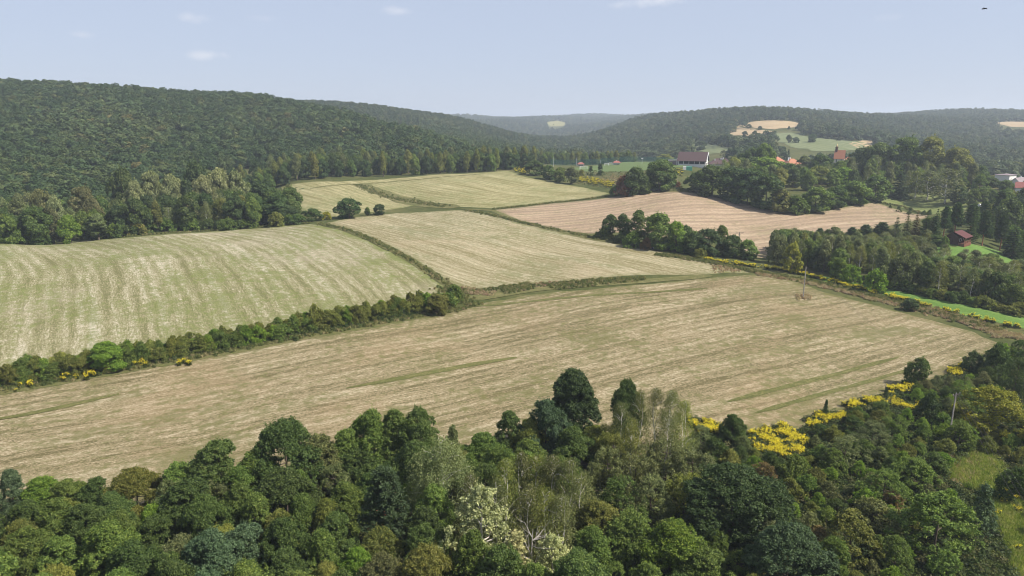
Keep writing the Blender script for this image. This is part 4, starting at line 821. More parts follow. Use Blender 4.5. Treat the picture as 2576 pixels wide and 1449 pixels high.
for px,b,t,wd,kd,tn in [(1752,482,432,62,'maple','dark green'),(1790,494,415,90,'maple','dark green'),(1840,504,420,96,'maple','deep green'),(1880,515,425,96,'oak','deep green'),(1925,526,436,90,'maple','deep green'),(1960,535,470,60,'hornbeam','olive green'),(2000,537,495,64,'shrub','mid green'),(2050,532,470,76,'maple','mid green'),(2100,524,470,70,'maple','dark green'),(2150,514,455,76,'maple','mid green'),(2200,504,440,86,'hornbeam','mid green'),(2120,466,420,64,'hornbeam','bright green'),(2060,462,418,60,'maple','olive green'),(1985,450,410,50,'maple','dark green'),(1920,450,395,80,'maple','bright green'),(1875,440,392,70,'maple','mid green'),(2260,500,420,60,'spruce','blue green'),(2330,502,430,80,'birch','grey green'),(2375,512,425,90,'birch','grey green'),(2300,500,430,50,'birch','olive green'),(2410,512,470,50,'maple','dark green')]:
    base(px,b,t,wd,kd,tn,VB)
wood([(1800,520),(1840,640),(2000,680),(2200,670),(2470,660),(2470,545),(2420,528),(2300,530),(2230,505),(2150,520),(2000,500),(1930,500)],9.0,[('maple','dark green',3,13,17,.75),('maple','mid green',2.5,12,16,.75),('oak','olive green',1.2,14,18,.8),('ash','grey green',3,15,19,.5),('birch','grey green',2,15,18,.42),('hornbeam','mid green',1.5,9,13,.9)],VB,avoid=('f5','mead'),nmax=110,
  hfun=below(lambda px:np.interp(px,[1740,1880,1960,2050,2140,2200,2400,2500],[418,380,420,420,395,375,385,425])))
FB='near houses at right edge'
wood([(2440,560),(2440,760),(2760,760),(2760,520),(2640,480),(2560,540)],10,[('maple','dark green',3,11,15,.8),('ash','grey green',2,13,17,.5),('spruce','blue green',1,12,16,.35),('oak','brownish green',1,12,16,.9)],FB,avoid=('mead',),nmax=40,hfun=below(lambda px:np.interp(px,[2440,2520,2600],[430,452,452])))
top(2560,408,15,15,'oak','brownish green',FB,'brownish round tree above the white houses at right',dmin=640.)
HB='on the hill fields'
for px,py,h,wd,kd,tn in [(1875,330,10,9,'maple','deep green'),(1900,329,11,10,'maple','deep green'),(1928,333,9,8,'maple','deep green'),(1830,316,12,9,'maple','grey green'),(1850,312,14,9,'spruce','dark green'),(1885,312,8,10,'maple','deep green'),(1912,317,7,8,'maple','deep green'),(2010,314,10,12,'maple','deep green'),(2030,316,11,12,'maple','deep green'),(1985,340,11,10,'ash','grey green'),(2002,345,8,9,'maple','deep green'),(2045,337,12,13,'maple','deep green'),(2110,347,4,5,'shrub','deep green'),(2150,349,3,5,'shrub','deep green'),(2062,352,3,4,'shrub','deep green'),(1762,355,13,17,'maple','deep green'),(1985,318,5,5,'shrub','deep green'),(1965,320,4,4,'shrub','deep green'),(1400,309,7,7,'maple','deep green'),(1410,310,6,6,'maple','deep green'),(1392,312,5,5,'shrub','deep green')]:
    top(px,py,h,wd,kd,tn,HB,dmin=800.)
wood([(2340,378),(2340,402),(2450,440),(2500,470),(2740,470),(2740,372),(2600,372),(2480,374)],7.5,[('pine','deep green',2,13,17,.5),('spruce','dark green',2,13,16,.36),('maple','dark green',2,10,14,.75),('maple','mid green',1.2,9,12,.75),('ash','grey green',1,12,15,.5)],'around the cabin garden',avoid=('lawn','mead'),nmax=45,hfun=below(lambda px:np.interp(px,[2330,2400,2480,2576],[552,525,505,505])))
wood([(2440,500),(2480,560),(2740,560),(2740,480),(2560,480)],8,[('maple','mid green',2,7,11,.8),('ash','grey green',1.5,9,12,.55),('shrub','olive green',2,3,5,1.2)],'below the right edge houses',nmax=30,hfun=below(lambda px:np.interp(px,[2440,2500,2576],[470,474,474])))
MBD='along the meadow border'
for px,py,h in [(2262,519,3.5),(2290,523,4),(2325,530,3),(2340,528,3),(2240,516,2)]: top(px,py,h,h*.9,'thuja' if h>3 else 'shrub','dark green',MBD)
top(2295,752,4,5,'maple','deep green','x','single dark bush in the goldenrod strip by the straw field')
drop_hidden(); finish_labels()
print('trees',len(TREES))
# ------------------------------------------------------------------ undergrowth, tall grass and goldenrod
def tuft(n,h,sp,ls,mat):
    Lv=Leaves(); a=rng.random(n)*6.283; r=sp*np.sqrt(rng.random(n)); hh=h*rng.uniform(.5,1,n)
    p=np.stack([r*np.cos(a),r*np.sin(a),hh*.5],-1); tan=np.stack([np.cos(a)*.35+rng.normal(0,.2,n),np.sin(a)*.35+rng.normal(0,.2,n),np.ones(n)],-1)
    Lv.add(p,np.stack([np.cos(a),np.sin(a),np.full(n,.5)],-1)+rng.normal(0,.4,(n,3)),hh*.5,ls*rng.uniform(.7,1.3,n),.5+rng.normal(0,.2,n),tan); return Lv.mesh('tuft',[M[mat]])
def weedclump(n,h,sp,ls,mat):
    Lv=Leaves(); d=unit(rng.normal(size=(n,3))); d[:,2]=np.abs(d[:,2]); rr=rng.uniform(.5,1,(n,1)); p=d*rr*np.array([sp,sp,h]); Lv.add(p,d+rng.normal(0,.5,(n,3))+np.array([0,0,.4]),ls*rng.uniform(.7,1.3,n),ls*.6,.5+rng.normal(0,.2,n)); return Lv.mesh('weed',[M[mat]])
def goldenrod(n,h,sp):
    Lv=Leaves(); a=rng.random(n)*6.283; r=sp*np.sqrt(rng.random(n)); z=h*rng.uniform(.1,.85,n); Lv.add(np.stack([r*np.cos(a),r*np.sin(a),z],-1),rng.normal(size=(n,3))+np.array([0,0,.6]),np.full(n,.2),.08,.5+rng.normal(0,.2,n))
    for q in range(8):
        a=rng.random()*6.283; r=sp*math.sqrt(rng.random()); c=np.array([r*math.cos(a),r*math.sin(a),h*rng.uniform(.7,1.1)]); k=8; d=rng.normal(0,1,(k,3))*np.array([.11,.11,.1]); Lv.add(c+d,rng.normal(0,.6,(k,3))+np.array([0,0,.8]),.085*rng.uniform(.6,1.3,k),.06,.55+rng.normal(0,.25,k),m=1)
    return Lv.mesh('goldenrod',[M['bloomleaf'],M['bloom']])
def goldenrod_old(n,h,sp):
    Lv=Leaves(); a=rng.random(n)*6.283; r=sp*np.sqrt(rng.random(n)); z=h*rng.uniform(.15,.75,n); Lv.add(np.stack([r*np.cos(a),r*np.sin(a),z],-1),rng.normal(size=(n,3))+np.array([0,0,.6]),np.full(n,.22),.08,.5+rng.normal(0,.2,n))
    k=int(n*1.1); a=rng.random(k)*6.283; r=sp*1.05*np.sqrt(rng.random(k)); Lv.add(np.stack([r*np.cos(a),r*np.sin(a),h*rng.uniform(.78,1.05,k)],-1),rng.normal(0,.5,(k,3))+np.array([0,0,1.]),.17*rng.uniform(.6,1.3,k),.1,.5+rng.normal(0,.22,k),m=1); return Lv.mesh('goldenrod',[M['bloomleaf'],M['bloom']])
def in_px(poly,n,h=0,dmin=40.):
    a=np.array(poly,float); lo,hi=a.min(0),a.max(0); q=lo+rng.random((n*3,2))*(hi-lo); q=q[inpoly(q[:,0],q[:,1],poly)][:n]; X,Y,d=hit(q[:,0],q[:,1],np.full(len(q),h),dmin); ok=~np.isnan(d); return np.stack([X[ok],Y[ok]],-1)
def along_px(line,n,half,h=0):
    p=px2g(line,1e6,0)[:len(line)]; seg=np.hypot(*(p[1:]-p[:-1]).T); i=rng.choice(len(seg),n,p=seg/seg.sum()); t=rng.random((n,1)); q=p[i]+(p[i+1]-p[i])*t; dr=(p[i+1]-p[i])/seg[i][:,None]; return q+np.stack([-dr[:,1],dr[:,0]],-1)*rng.normal(0,half*.55,(n,1))
def put(name,pts,meshes,s0,s1,label,zs=None):
    z=terrain(pts[:,0],pts[:,1]); scatter(name,np.c_[pts,z],rng.uniform(s0,s1,len(pts)),rng.integers(len(meshes),size=len(pts)),meshes,label)
GR=[goldenrod(70,1.2,.5) for _ in range(3)]; WD=[weedclump(90,1.0,.9,.16,'weed') for _ in range(3)]; TG=[tuft(46,1.0,.55,.05,'grass') for _ in range(3)]; DG=[tuft(46,.9,.55,.05,'drygrass') for _ in range(2)]
gold=np.vstack([in_px(g[0],int(g[1]*1.5),1.2) for g in GOLD]+[in_px([(2490,1200),(2576,1250),(2576,1420),(2520,1330)],16,1.2),
  along_px([(1760,652),(1860,668),(1990,684),(2080,708),(2172,733),(2300,764)],620,1.7),along_px([(2300,764),(2400,790),(2490,812),(2590,836)],130,1.6),
  in_px([(15,956),(70,946),(80,966),(30,976)],32,1.2),in_px([(150,934),(240,922),(240,944),(160,952)],32,1.2),in_px([(330,903),(400,892),(395,914),(335,920)],30,1.2),in_px([(440,905),(480,900),(480,908),(445,912)],16,1.2),in_px([(0,958),(20,955),(20,968),(0,970)],10),in_px([(560,870),(600,866),(600,876),(560,880)],6)])
def clumpy(p,s,keep):
    ph=rng.random(6)*6; v=np.sin(p[:,0]/s+ph[0])+np.sin(p[:,1]/s*1.3+ph[1])+np.sin((p[:,0]+p[:,1])/s*.7+ph[2])+rng.normal(0,.7,len(p)); return p[v>np.quantile(v,1-keep)]
gold=clumpy(gold,.8,.52)
put('goldenrod',gold,GR,.6,1.3,'bright yellow goldenrod in flower along the field borders')
gold2=np.vstack([in_px([(1290,425),(1320,421),(1335,432),(1320,440),(1295,433)],90),in_px([(1455,447),(1500,450),(1545,462),(1548,474),(1500,468),(1455,458)],200),in_px([(1690,425),(1720,430),(1715,445),(1690,440)],40)])
put('goldenrod_patch',gold2,GR,.8,1.4,'yellow goldenrod patches on the rough ground below the football pitch')
ug=[]
for P_,n in (([(-160,112),(-160,50),(1500,48),(2300,60),(2300,104),(1300,106)],4200),([(1700,104),(1780,140),(1850,150),(2000,148),(2090,159),(2200,173),(2300,185),(2390,200),(2480,216),(2530,230),(2800,235),(2800,100),(2300,90)],15000)):
    a=np.array(P_,float); X,Y=gp(a[:,0],a[:,1]); Q=np.stack([X,Y],-1); lo,hi=Q.min(0),Q.max(0); q=lo+rng.random((n*2,2))*(hi-lo); q=q[inpoly(q[:,0],q[:,1],Q)&~inpoly(q[:,0],q[:,1],FP['f1'])][:n]; ug.append(q)
ug+=[along_px(HEDGE,1500,3.0),np.vstack([in_px(g[0],g[1]//3,.8) for g in GOLD])]
ug=np.vstack(ug); gx_,gy_=proj(ug[:,0],ug[:,1],terrain(ug[:,0],ug[:,1])+.8); ug=ug[~inpoly(gx_,gy_,GAP)]
put('undergrowth',ug,WD,.7,1.5,'low green undergrowth between the bushes and trees of the near slope')
tg=np.vstack([along_px(BALK,420,1.6),along_px([(1130,722),(1150,745),(1160,765)],220,4.5),along_px([(1175,735),(1270,725),(1400,715),(1620,702)],260,1.6),in_px([(1255,722),(1330,712),(1345,728),(1270,742)],150),in_px([(1355,716),(1620,700),(1630,706),(1400,730)],260),along_px([(1180,531),(1300,557),(1420,583),(1560,612)],330,1.8),along_px([(900,465),(960,490),(1060,512),(1130,520)],420,4.5),along_px([(1240,527),(1400,509),(1540,492)],200,1.2),
   along_px(F1TOP[:7],520,1.2),along_px([(1650,640),(1760,655),(1900,684),(2060,712),(2172,740),(2300,772),(2420,805),(2520,835)],1500,2.6),along_px([(0,612),(200,602),(400,589),(600,574),(780,562)],300,1.5),along_px([(2200,507),(2270,520),(2340,540)],160,1.5),in_px([(1320,440),(1400,425),(1560,432),(1690,428),(1720,480),(1560,480),(1460,465)],700)])
put('bank_grass',in_px(GAP,3200),[tuft(46,1.0,.6,.06,'lushblades') for _ in range(3)],.6,1.3,'light yellow green grass on the open bank at bottom right')
put('tall_grass',tg,TG,.7,1.4,'tall green grass on the balks between the fields')
dg=np.vstack([along_px([(2300,772),(2400,798),(2480,825),(2540,850),(2580,850)],900,3.0),along_px([(1900,690),(2000,705),(2100,728),(2200,755),(2300,775)],500,2.0),in_px([(2360,1150),(2450,1130),(2490,1180),(2430,1230),(2370,1210)],260),in_px([(1160,722),(1250,735),(1240,745),(1170,740)],110),in_px([(1340,715),(1400,708),(1410,718),(1350,724)],60),in_px([(1480,455),(1550,440),(1600,450),(1550,470)],260),in_px([(2000,742),(2040,742),(2038,756),(2004,756)],60),in_px([(1790,668),(1870,672),(1860,686),(1800,688)],90)])
put('dry_grass',dg,DG,.7,1.3,'dry tan grass along the right end of the straw field')
# ------------------------------------------------------------------ built things
M['concrete']=plain('weathered_concrete',(.22,.205,.185),.9,.2,.2,2); M['steel']=plain('dark_steel',(.09,.07,.065),.6,.4,.2,3,.3); M['wood_pole']=plain('weathered_wood',(.34,.27,.2),.9,.1,.25,2)
M['white']=plain('white_render',(.62,.61,.59),.8,.3,.06,1); M['roof_brown']=plain('dark_brown_roof_tiles',(.075,.045,.045),.7,.3,.25,2.5); M['roof_orange']=plain('orange_roof_tiles',(.36,.15,.085),.75,.3,.2,2.5); M['roof_red']=plain('red_roof_tiles',(.24,.085,.07),.75,.3,.2,2.5)
M['dark']=plain('painted_interior_shade',(.02,.022,.028),.6,.3); M['log']=plain('dark_log_wall',(.06,.03,.022),.8,.2,.3,4); M['railwood']=plain('red_brown_timber',(.15,.06,.035),.75,.3,.2,4); M['green_box']=plain('green_sheet_metal',(.07,.30,.22),.5,.4,.1,2); M['net']=plain('green_net_cord',(.03,.12,.10),.8,.2); M['metalw']=plain('white_painted_steel',(.8,.8,.8),.4,.5,.05); M['grey']=plain('galvanised_steel',(.42,.44,.45),.5,.5,.1,2,.4); M['black']=plain('black_rubber',(.02,.02,.02),.8,.2); M['glass']=plain('window_glass',(.03,.04,.05),.15,.6); M['gold']=plain('gilded_copper',(.55,.42,.2),.4,.5,.1,2,.5); M['bird']=plain('dark_plumage',(.03,.03,.035),.8,.2); M['stone']=plain('pale_stone',(.5,.46,.4),.9,.2,.2,2); M['greyroof']=plain('grey_roof_tiles',(.2,.16,.17),.75,.3,.2,2.5); M['tarp']=plain('pale_tarpaulin',(.68,.69,.72),.7,.3,.15,2)  # the near-black 'dark' material is shade painted as colour on flat panels
def spot(px,py,h=0.,dmin=40.):
    X,Y,d=hit([px],[py],[h],dmin); x,y=float(X[0]),float(Y[0]); z=float(terrain(X,Y)[0]); sc=(y*math.cos(PITCH)-(z-CAMZ)*math.sin(PITCH))/FPX
    return x,y,z,sc
# utility poles: concrete ladder posts with steel arms
def lattice_post(H,w0=.34,w1=.2,d=.16):
    mb=MB(); n=13; zt=H*.62
    for s in (-1,1): mb.add([(s*w0/2-.05,-d/2,-.8),(s*w0/2+.05,-d/2,-.8),(s*w0/2+.05,d/2,-.8),(s*w0/2-.05,d/2,-.8),(s*w1/2-.045,-d/2,H),(s*w1/2+.045,-d/2,H),(s*w1/2+.045,d/2,H),(s*w1/2-.045,d/2,H)],[(0,3,2,1),(4,5,6,7),(0,1,5,4),(1,2,6,5),(2,3,7,6),(3,0,4,7)])
    for i in range(n):
        z=.2+i*zt/n; ww=w0+(w1-w0)*z/H; mb.box(-ww/2+.045,ww/2-.045,-d/2+.02,d/2-.02,z,z+.22)
    ww=w0+(w1-w0)*.8; mb.add([(-.08,-d/2+.02,zt),(.08,-d/2+.02,zt),(.08,d/2-.02,zt),(-.08,d/2-.02,zt),(-.06,-d/2+.02,H-.02),(.06,-d/2+.02,H-.02),(.06,d/2-.02,H-.02),(-.06,d/2-.02,H-.02)],[(0,3,2,1),(4,5,6,7),(0,1,5,4),(1,2,6,5),(2,3,7,6),(3,0,4,7)])
    return mb
def utility_pole(x,y,z,H,label,arm=0.,rz=0.):
    t=tag(empty('utility_pole',(x,y,z),rz),label,'utility pole'); lattice_post(H).build('post',M['concrete'],t); ends=[]
    if arm:
        MB().box(-arm/2,arm/2,-.14,-.085,H-.28,H-.14).build('crossarm',M['steel'],t)
        for s in (-1,1):
            MB().tube([(s*.12,-.11,H-1.15),(s*arm*.36,-.11,H-.27)],.04,4).build('brace',M['steel'],t)
        for s in (-.96,0,.96):
            zz=H-.14 if s else H; i=MB().tube([(s*arm/2,-.11,zz),(s*arm/2,-.11,zz+.12),(s*arm/2,-.11,zz+.16),(s*arm/2,-.11,zz+.3)],[.03,.09,.08,.04],6).build('insulator',M['stone'],t)
            ends.append(Vector((x,y,z))+Matrix.Rotation(rz,3,'Z')@Vector((s*arm/2,-.11,zz+.3)))
    else: ends=[Vector((x+k,y,z+H)) for k in (-.3,0,.3)]
    return ends
x,y,z,sc=spot(2405,990,9.6,100.); P1=utility_pole(x,y,z,9.6,'concrete ladder pole rising from the bushes beside the yellow green tree',2.4,.5)
x,y,z,sc=spot(2020,751); P2=utility_pole(x,y,z,80*sc*1.02,'bare concrete pole standing alone at the right end of the straw field',0,.6)
x,y,z,sc=spot(1856,645); P3=utility_pole(x,y,z,61*sc,'concrete pole with wide steel crossarm beside the grove',4.0,.15)
# timber A-frame pole
x,y,z,sc=spot(1698,472); H=36*sc; t=tag(empty('a_frame_pole',(x,y,z),.1),'wooden A-shaped power pole between the dark bushes near the clubhouse','utility pole')
for s in (-1,1): MB().tube([(s*8*sc,0,-.5),(s*1.6*sc,0,H)],[.16,.11],7).build('leg',M['wood_pole'],t)
MB().box(-5*sc,5*sc,-.12,.12,H-.3,H-.08).build('crossarm',M['wood_pole'],t); MB().box(-3.6*sc,3.6*sc,-.08,.08,H*.55,H*.55+.2).build('brace',M['wood_pole'],t)
P4=[Vector((x+s,y,z+H+.1)) for s in (-1.5,0,1.5)]
def wire(a,b,sag,r,label):
    pts=[a.lerp(b,k/14)-Vector((0,0,sag*4*(k/14)*(1-k/14))) for k in range(15)]; o=pts[0]; tag(MB().tube([p-o for p in pts],r,4).build('overhead_wire',M['steel']),label,'wire','overhead wires between the poles').location=o
xx,yy=gp([2760],[88.]); P0=[Vector((float(xx[0])+k*1.1,float(yy[0]),9.9)) for k in (-1,0,1)]
for k,nm in ((0,'left'),(1,'middle'),(2,'right')):
    wire(P1[k],P0[k],.5,.022,f'{nm} thin wire running from the nearest pole to lower right'); wire(P1[k],P2[k],.8,.012,f'{nm} thin wire from nearest pole to bare pole'); wire(P2[k],P3[k],.8,.012,f'{nm} thin wire from bare pole to crossarm pole'); wire(P3[k],P4[k],1.2,.012,f'{nm} thin wire from crossarm pole to A-shaped pole')
# houses
def gable_roof(mb,x0,x1,y0,y1,z0,rise,ov=.6,th=.18):
    a,b,c,d=x0-ov,x1+ov,y0-ov,y1+ov; m=(y0+y1)/2; dz=rise*ov/((y1-y0)/2)
    for zz in (0,):
        v=[(a,c,z0-dz),(b,c,z0-dz),(b,m,z0+rise),(a,m,z0+rise),(a,d,z0-dz),(b,d,z0-dz)]; v+=[(p[0],p[1],p[2]+th) for p in v]
        mb.add(v,[(0,1,2,3),(3,2,5,4),(6,9,8,7),(9,10,11,8),(0,6,7,1),(4,5,11,10),(0,3,9,6),(3,4,10,9),(1,7,8,2),(2,8,11,5)])
def hip_roof(mb,x0,x1,y0,y1,z0,rise,ov=.5):
    a,b,c,d=x0-ov,x1+ov,y0-ov,y1+ov; m=(y0+y1)/2; k=min((d-c)/2,(b-a)/2-.3); mb.add([(a,c,z0),(b,c,z0),(b,d,z0),(a,d,z0),(a+k,m,z0+rise),(b-k,m,z0+rise)],[(0,1,5,4),(1,2,5),(2,3,4,5),(3,0,4),(3,2,1,0)])
def walls(x0,x1,y0,y1,h,rise=0):
    mb=MB(); m=(y0+y1)/2
    if not rise: return mb.box(x0,x1,y0,y1,-1.5,h)
    mb.add([(x0,y0,-1.5),(x1,y0,-1.5),(x1,y1,-1.5),(x0,y1,-1.5),(x0,y0,h),(x1,y0,h),(x1,y1,h),(x0,y1,h),(x0,m,h+rise),(x1,m,h+rise)],[(0,3,2,1),(0,1,5,4),(2,3,7,6),(1,2,6,9,5),(3,0,4,8,7),(4,5,9,8),(6,7,8,9)]); return mb
def window(p,x0,x1,y,z0,z1,face=-1):
    w=MB().box(x0-.1,x1+.1,y-.06,y+.06,z0-.1,z1+.1).build('window',M['white'],p); e=y+face*.08; MB().box(x0,(x0+x1)/2-.04,e-.02,e+.02,z0,z1).build('pane',M['glass'],w); MB().box((x0+x1)/2+.04,x1,e-.02,e+.02,z0,z1).build('pane',M['glass'],w)
def swindow(p,x,y0,y1,z0,z1,face=-1):
    w=MB().box(x-.06,x+.06,y0-.1,y1+.1,z0-.1,z1+.1).build('window',M['white'],p); e=x+face*.08; MB().box(e-.02,e+.02,y0,y1,z0,z1).build('pane',M['glass'],w)
x,y,z,sc=spot(1742,417); t=tag(empty('clubhouse',(x,y,z),-.42),'clubhouse with steep dark brown roof and white gable beside the pitch','house')
walls(-11,11,-2.5,8,4.6,5.2).build('wall',M['white'],t); MB().box(-10.6,10.6,-2.62,-2.52,1.6,4.2).build('veranda_shade_panel',M['dark'],t); r=MB(); gable_roof(r,-11,11,-4.6,8.6,4.7,6.2,1.0,.3); ro=r.build('roof',M['roof_brown'],t)  # dark panel on the flat wall paints the shade under the veranda roof
bb=MB(); 
for s in (-1,1): bb.tube([(12.05,2+s*7.7,3.95),(12.05,2,11.1)],.32,4)
bb.build('bargeboard',M['white'],t)
for k in range(6): MB().box(-10.8+k*4.3-.18,-10.8+k*4.3+.18,-4.9,-4.55,-1,4.55).build('veranda_post',M['white'],t)
MB().box(-11,11,-4.95,-4.75,-1,1.3).build('parapet',M['white'],t); MB().box(-11,11,-4.7,-2.6,-1,.3).build('veranda_floor',M['stone'],t)
for yy in (0,3.4): swindow(t,11.06,yy,yy+1.6,1,2.6,1); swindow(t,11.06,yy+.4,yy+1.7,5,6.4,1)
an=MB().box(-20,-11.3,-1,6,-1.2,3.6).build('annexe',M['greyroof'],t); MB().box(-19.6,-19,-3.2,-2.8,-1,5.2).build('veranda_post',M['white'],t); MB().box(-12.6,-12,-3.2,-2.8,-1,6.2).build('veranda_post',M['white'],t); MB().box(-20,-11.9,-3.3,-2.7,4.9,5.3).build('beam',M['white'],t)
x,y,z,sc=spot(1742,417); xx,yy=gp([1812],[math.hypot(x,y)+18]); zz=float(terrain(xx,yy)[0]); t=tag(empty('hip_roofed_house',(float(xx[0]),float(yy[0]),zz),-.2),'house with dark hipped roof and white chimneys right of the clubhouse','house')
walls(-10,10,-6,6,4.6).build('wall',M['white'],t); r=MB(); hip_roof(r,-10,10,-6,6,4.6,4.6,.8); ro=r.build('roof',M['roof_brown'],t)
for cx,cy,ch in ((-5,-2,8.8),(0,-1.2,9.6),(1.6,-1.4,9.9),(9.2,-3,6.6)): MB().box(cx-.55,cx+.55,cy-.55,cy+.55,5,ch).build('chimney',M['white'],ro)
for k in range(4): window(t,-8+k*4.4,-6.4+k*4.4,-6.04,1.2,2.8)
x,y,z,sc=spot(1729,428); t=tag(empty('storage_container',(x,y,z),-.15),'white and green storage container below the clubhouse','container')
MB().box(-3.4,-1,-1.3,1.3,-.5,2.9).build('white_end',M['white'],t); MB().box(-.99,3.6,-1.25,1.25,-.5,2.9).build('green_body',M['green_box'],t)
for k in range(9): MB().box(-.8+k*.48,-.56+k*.48,-1.32,-1.2,-.1,2.7).build('rib',M['green_box'],t)
def goal(px,py,wpx,hpx,label):
    x,y,z,sc=spot(px,py); w=wpx*sc; h=hpx*sc; t=tag(empty('football_goal',(x,y,z),.12),label,'goal','white goals on the football pitch'); r=.16
    for s in (-1,1):
        MB().tube([(s*w/2,0,-.3),(s*w/2,0,h)],r,6).build('goalpost',M['metalw'],t); MB().tube([(s*w/2,0,h),(s*w/2,1.4,h*.85),(s*w/2,2.0,0)],r*.5,5).build('net_frame',M['metalw'],t)
    MB().tube([(-w/2-r*.5,0,h),(w/2+r*.5,0,h)],r,6).build('crossbar',M['metalw'],t)
    n=MB()
    for k in range(13): u=-w/2+w*k/12; n.tube([(u,1.4,h*.85),(u,2.0,0)],.02,3)
    for k in range(7): q=k/6; n.tube([(-w/2,1.4+.6*q,h*.85*(1-q)),(w/2,1.4+.6*q,h*.85*(1-q))],.02,3)
    tag(n.build('net',M['metalw'],t),kind='stuff')
goal(1468,426,18,8,'nearest white goal in front of a red roofed dugout'); goal(1526,416.5,9,6,'left one of two small white goals on the far touchline'); goal(1536,416,9,6,'right one of two small white goals on the far touchline')
def dugout(px,py,label):
    x,y,z,sc=spot(px,py); t=tag(empty('dugout',(x,y,z),.08),label,'shelter','dugouts beside the pitch'); MB().box(-2.9,2.9,-1.2,1.2,-.5,1.9).build('wall',M['white'],t); MB().box(-2.5,2.5,-1.25,-1.19,.3,1.0).build('opening_shade_panel',M['dark'],t); r=MB(); hip_roof(r,-2.9,2.9,-1.2,1.2,1.9,1.7,.7); ro=r.build('roof',M['roof_red'],t); MB().tube([(0,0,3.3),(0,0,4.1)],[.35,.2],6).build('vent',M['white'],ro)  # wall is solid; a dark panel paints the shade of the dugout's inside
dugout(1461,418,'red roofed dugout behind the nearest goal'); dugout(1551,414.5,'red roofed dugout right of the two small goals')
def post(px,py,pyt,label,lamp=False):
    x,y,z,sc=spot(px,py); h=(py-pyt)*sc; t=tag(empty('ball_net_post' if not lamp else 'floodlight',(x,y,z)),label,'post'); MB().tube([(0,0,-.5),(0,0,h)],[.2,.13],7).build('pole',M['grey'],t)
    if lamp: MB().box(-.9,.9,-.3,.3,h-.1,h+.5).build('lamp_head',M['white'],t)
    return Vector((x,y,z)),h
post(1392,420,396,'leftmost tall grey post of the ball net'); post(1450,418.5,397,'tall grey post of the ball net behind the nearest goal'); post(1510,413.6,402,'short grey post of the ball net above a cone shaped conifer'); post(1615,412,399,'floodlight post with white lamp head behind the pitch',True)
xa,ya=gp([1385],[722.]); xb,yb=gp([1700],[728.]); A=Vector((float(xa[0]),float(ya[0]),0)); B=Vector((float(xb[0]),float(yb[0]),0)); n=MB(); zf=lambda p:float(terrain(np.array([p.x]),np.array([p.y]))[0])
nn=230
for k in range(nn+1): p=A.lerp(B,k/nn); zz=zf(p); n.tube([(p.x-A.x,p.y-A.y,zz),(p.x-A.x,p.y-A.y,zz+5.5)],.06,3)
for j in range(12):
    n.tube([(A.lerp(B,k/30).x-A.x,A.lerp(B,k/30).y-A.y,zf(A.lerp(B,k/30))+.1+j*.49) for k in range(31)],.06,3)
o=n.build('ball_net',M['net']); o.location=(A.x,A.y,0); tag(o,'long green ball net along the far side of the pitch','net')
# orange roofed house, church, houses at the right edge
def house(px,py,dmin,L,D,h,rise,rz,roof,label,hip=False,name='house',wall='white',chim=(),nwin=3,d=None):
    if d: xx,yy=gp([px],[d]); x,y=float(xx[0]),float(yy[0]); z=float(terrain(xx,yy)[0])
    else: x,y,z,sc=spot(px,py,0,dmin)
    t=tag(empty(name,(x,y,z),rz),label,'house'); walls(-L/2,L/2,-D/2,D/2,h,0 if hip else rise).build('wall',M[wall],t); r=MB()
    (hip_roof(r,-L/2,L/2,-D/2,D/2,h+.02,rise,.6) if hip else gable_roof(r,-L/2,L/2,-D/2,D/2,h+.05,rise,.6)); ro=r.build('roof',M[roof],t)
    for cx,cy in chim: MB().box(cx-.4,cx+.4,cy-.4,cy+.4,h,h+rise+1.0).build('chimney',M['white'],ro)
    for k in range(nwin): u=-L/2+L*(k+.5)/nwin; window(t,u-.6,u+.6,-D/2-.05,1,2.5)
    return t
def roof_at(px,py,d,**k): pass
def zneed(px,py,d):
    xx,yy=gp([px],[d]); a,b,c=rays(px,py); return CAMZ+float(c)*d-float(terrain(xx,yy)[0])
h0=zneed(1988,399,640.); print('orange roof height',h0); house(1990,0,0,13,10,max(h0-4.6,2.6),4.6,.15,'roof_orange','house with bright orange hipped roof among the trees right of the clubhouse',True,'orange_roofed_house',chim=((-3.5,0),(-1.5,1)),d=640.)
h0=zneed(1955,394,670.); print(h0); house(1953,0,0,9,9,max(h0-4,2.6),4.0,.3,'roof_orange','small orange roof left of the bright orange hipped one',True,'orange_roofed_house',d=670.)
h0=zneed(2107,378,720.); print('church',h0); xx,yy=gp([2107],[720.]); t=tag(empty('church',(float(xx[0]),float(yy[0]),float(terrain(xx,yy)[0])),-.5),'church with steep orange roof and a small ridge turret','church')
hw=max(h0-7,5.); walls(-4.2,4.2,-3.2,3.2,hw,7).build('wall',M['stone'],t); r=MB(); gable_roof(r,-4.2,4.2,-3.2,3.2,hw+.05,7.0,.4); ro=r.build('roof',M['roof_orange'],t)
MB().box(4.25,9.5,-2.6,2.6,-1.5,hw*.9).build('chancel',M['stone'],t); r=MB(); hip_roof(r,4.9,9.5,-2.6,2.6,hw*.9+.02,3,.5); r.build('chancel_roof',M['roof_orange'],t)
tu=MB().tube([(-3,0,hw+5.5),(-3,0,hw+9),(-3,0,hw+9.4),(-3,0,hw+10.2)],[1.1,1.1,1.5,.5],8).build('turret',M['log'],t); MB().tube([(-3,0,hw+10.1),(-3,0,hw+10.7),(-3,0,hw+11.4),(-3,0,hw+12),(-3,0,hw+13.6)],[.3,.85,.75,.25,.06],8).build('bulb',M['gold'],tu)
for k in (-2,2): window(t,k-.5,k+.5,-3.26,2,hw-1)
def zplace(px,py_top,d,fallback): return max(zneed(px,py_top,d),fallback)
h0=zplace(2524,437,600.,6); house(2526,0,0,11,9,h0-.6,.8,.6,'greyroof','white flat topped house at the right edge above the trees',True,'white_house',d=600.,nwin=2)
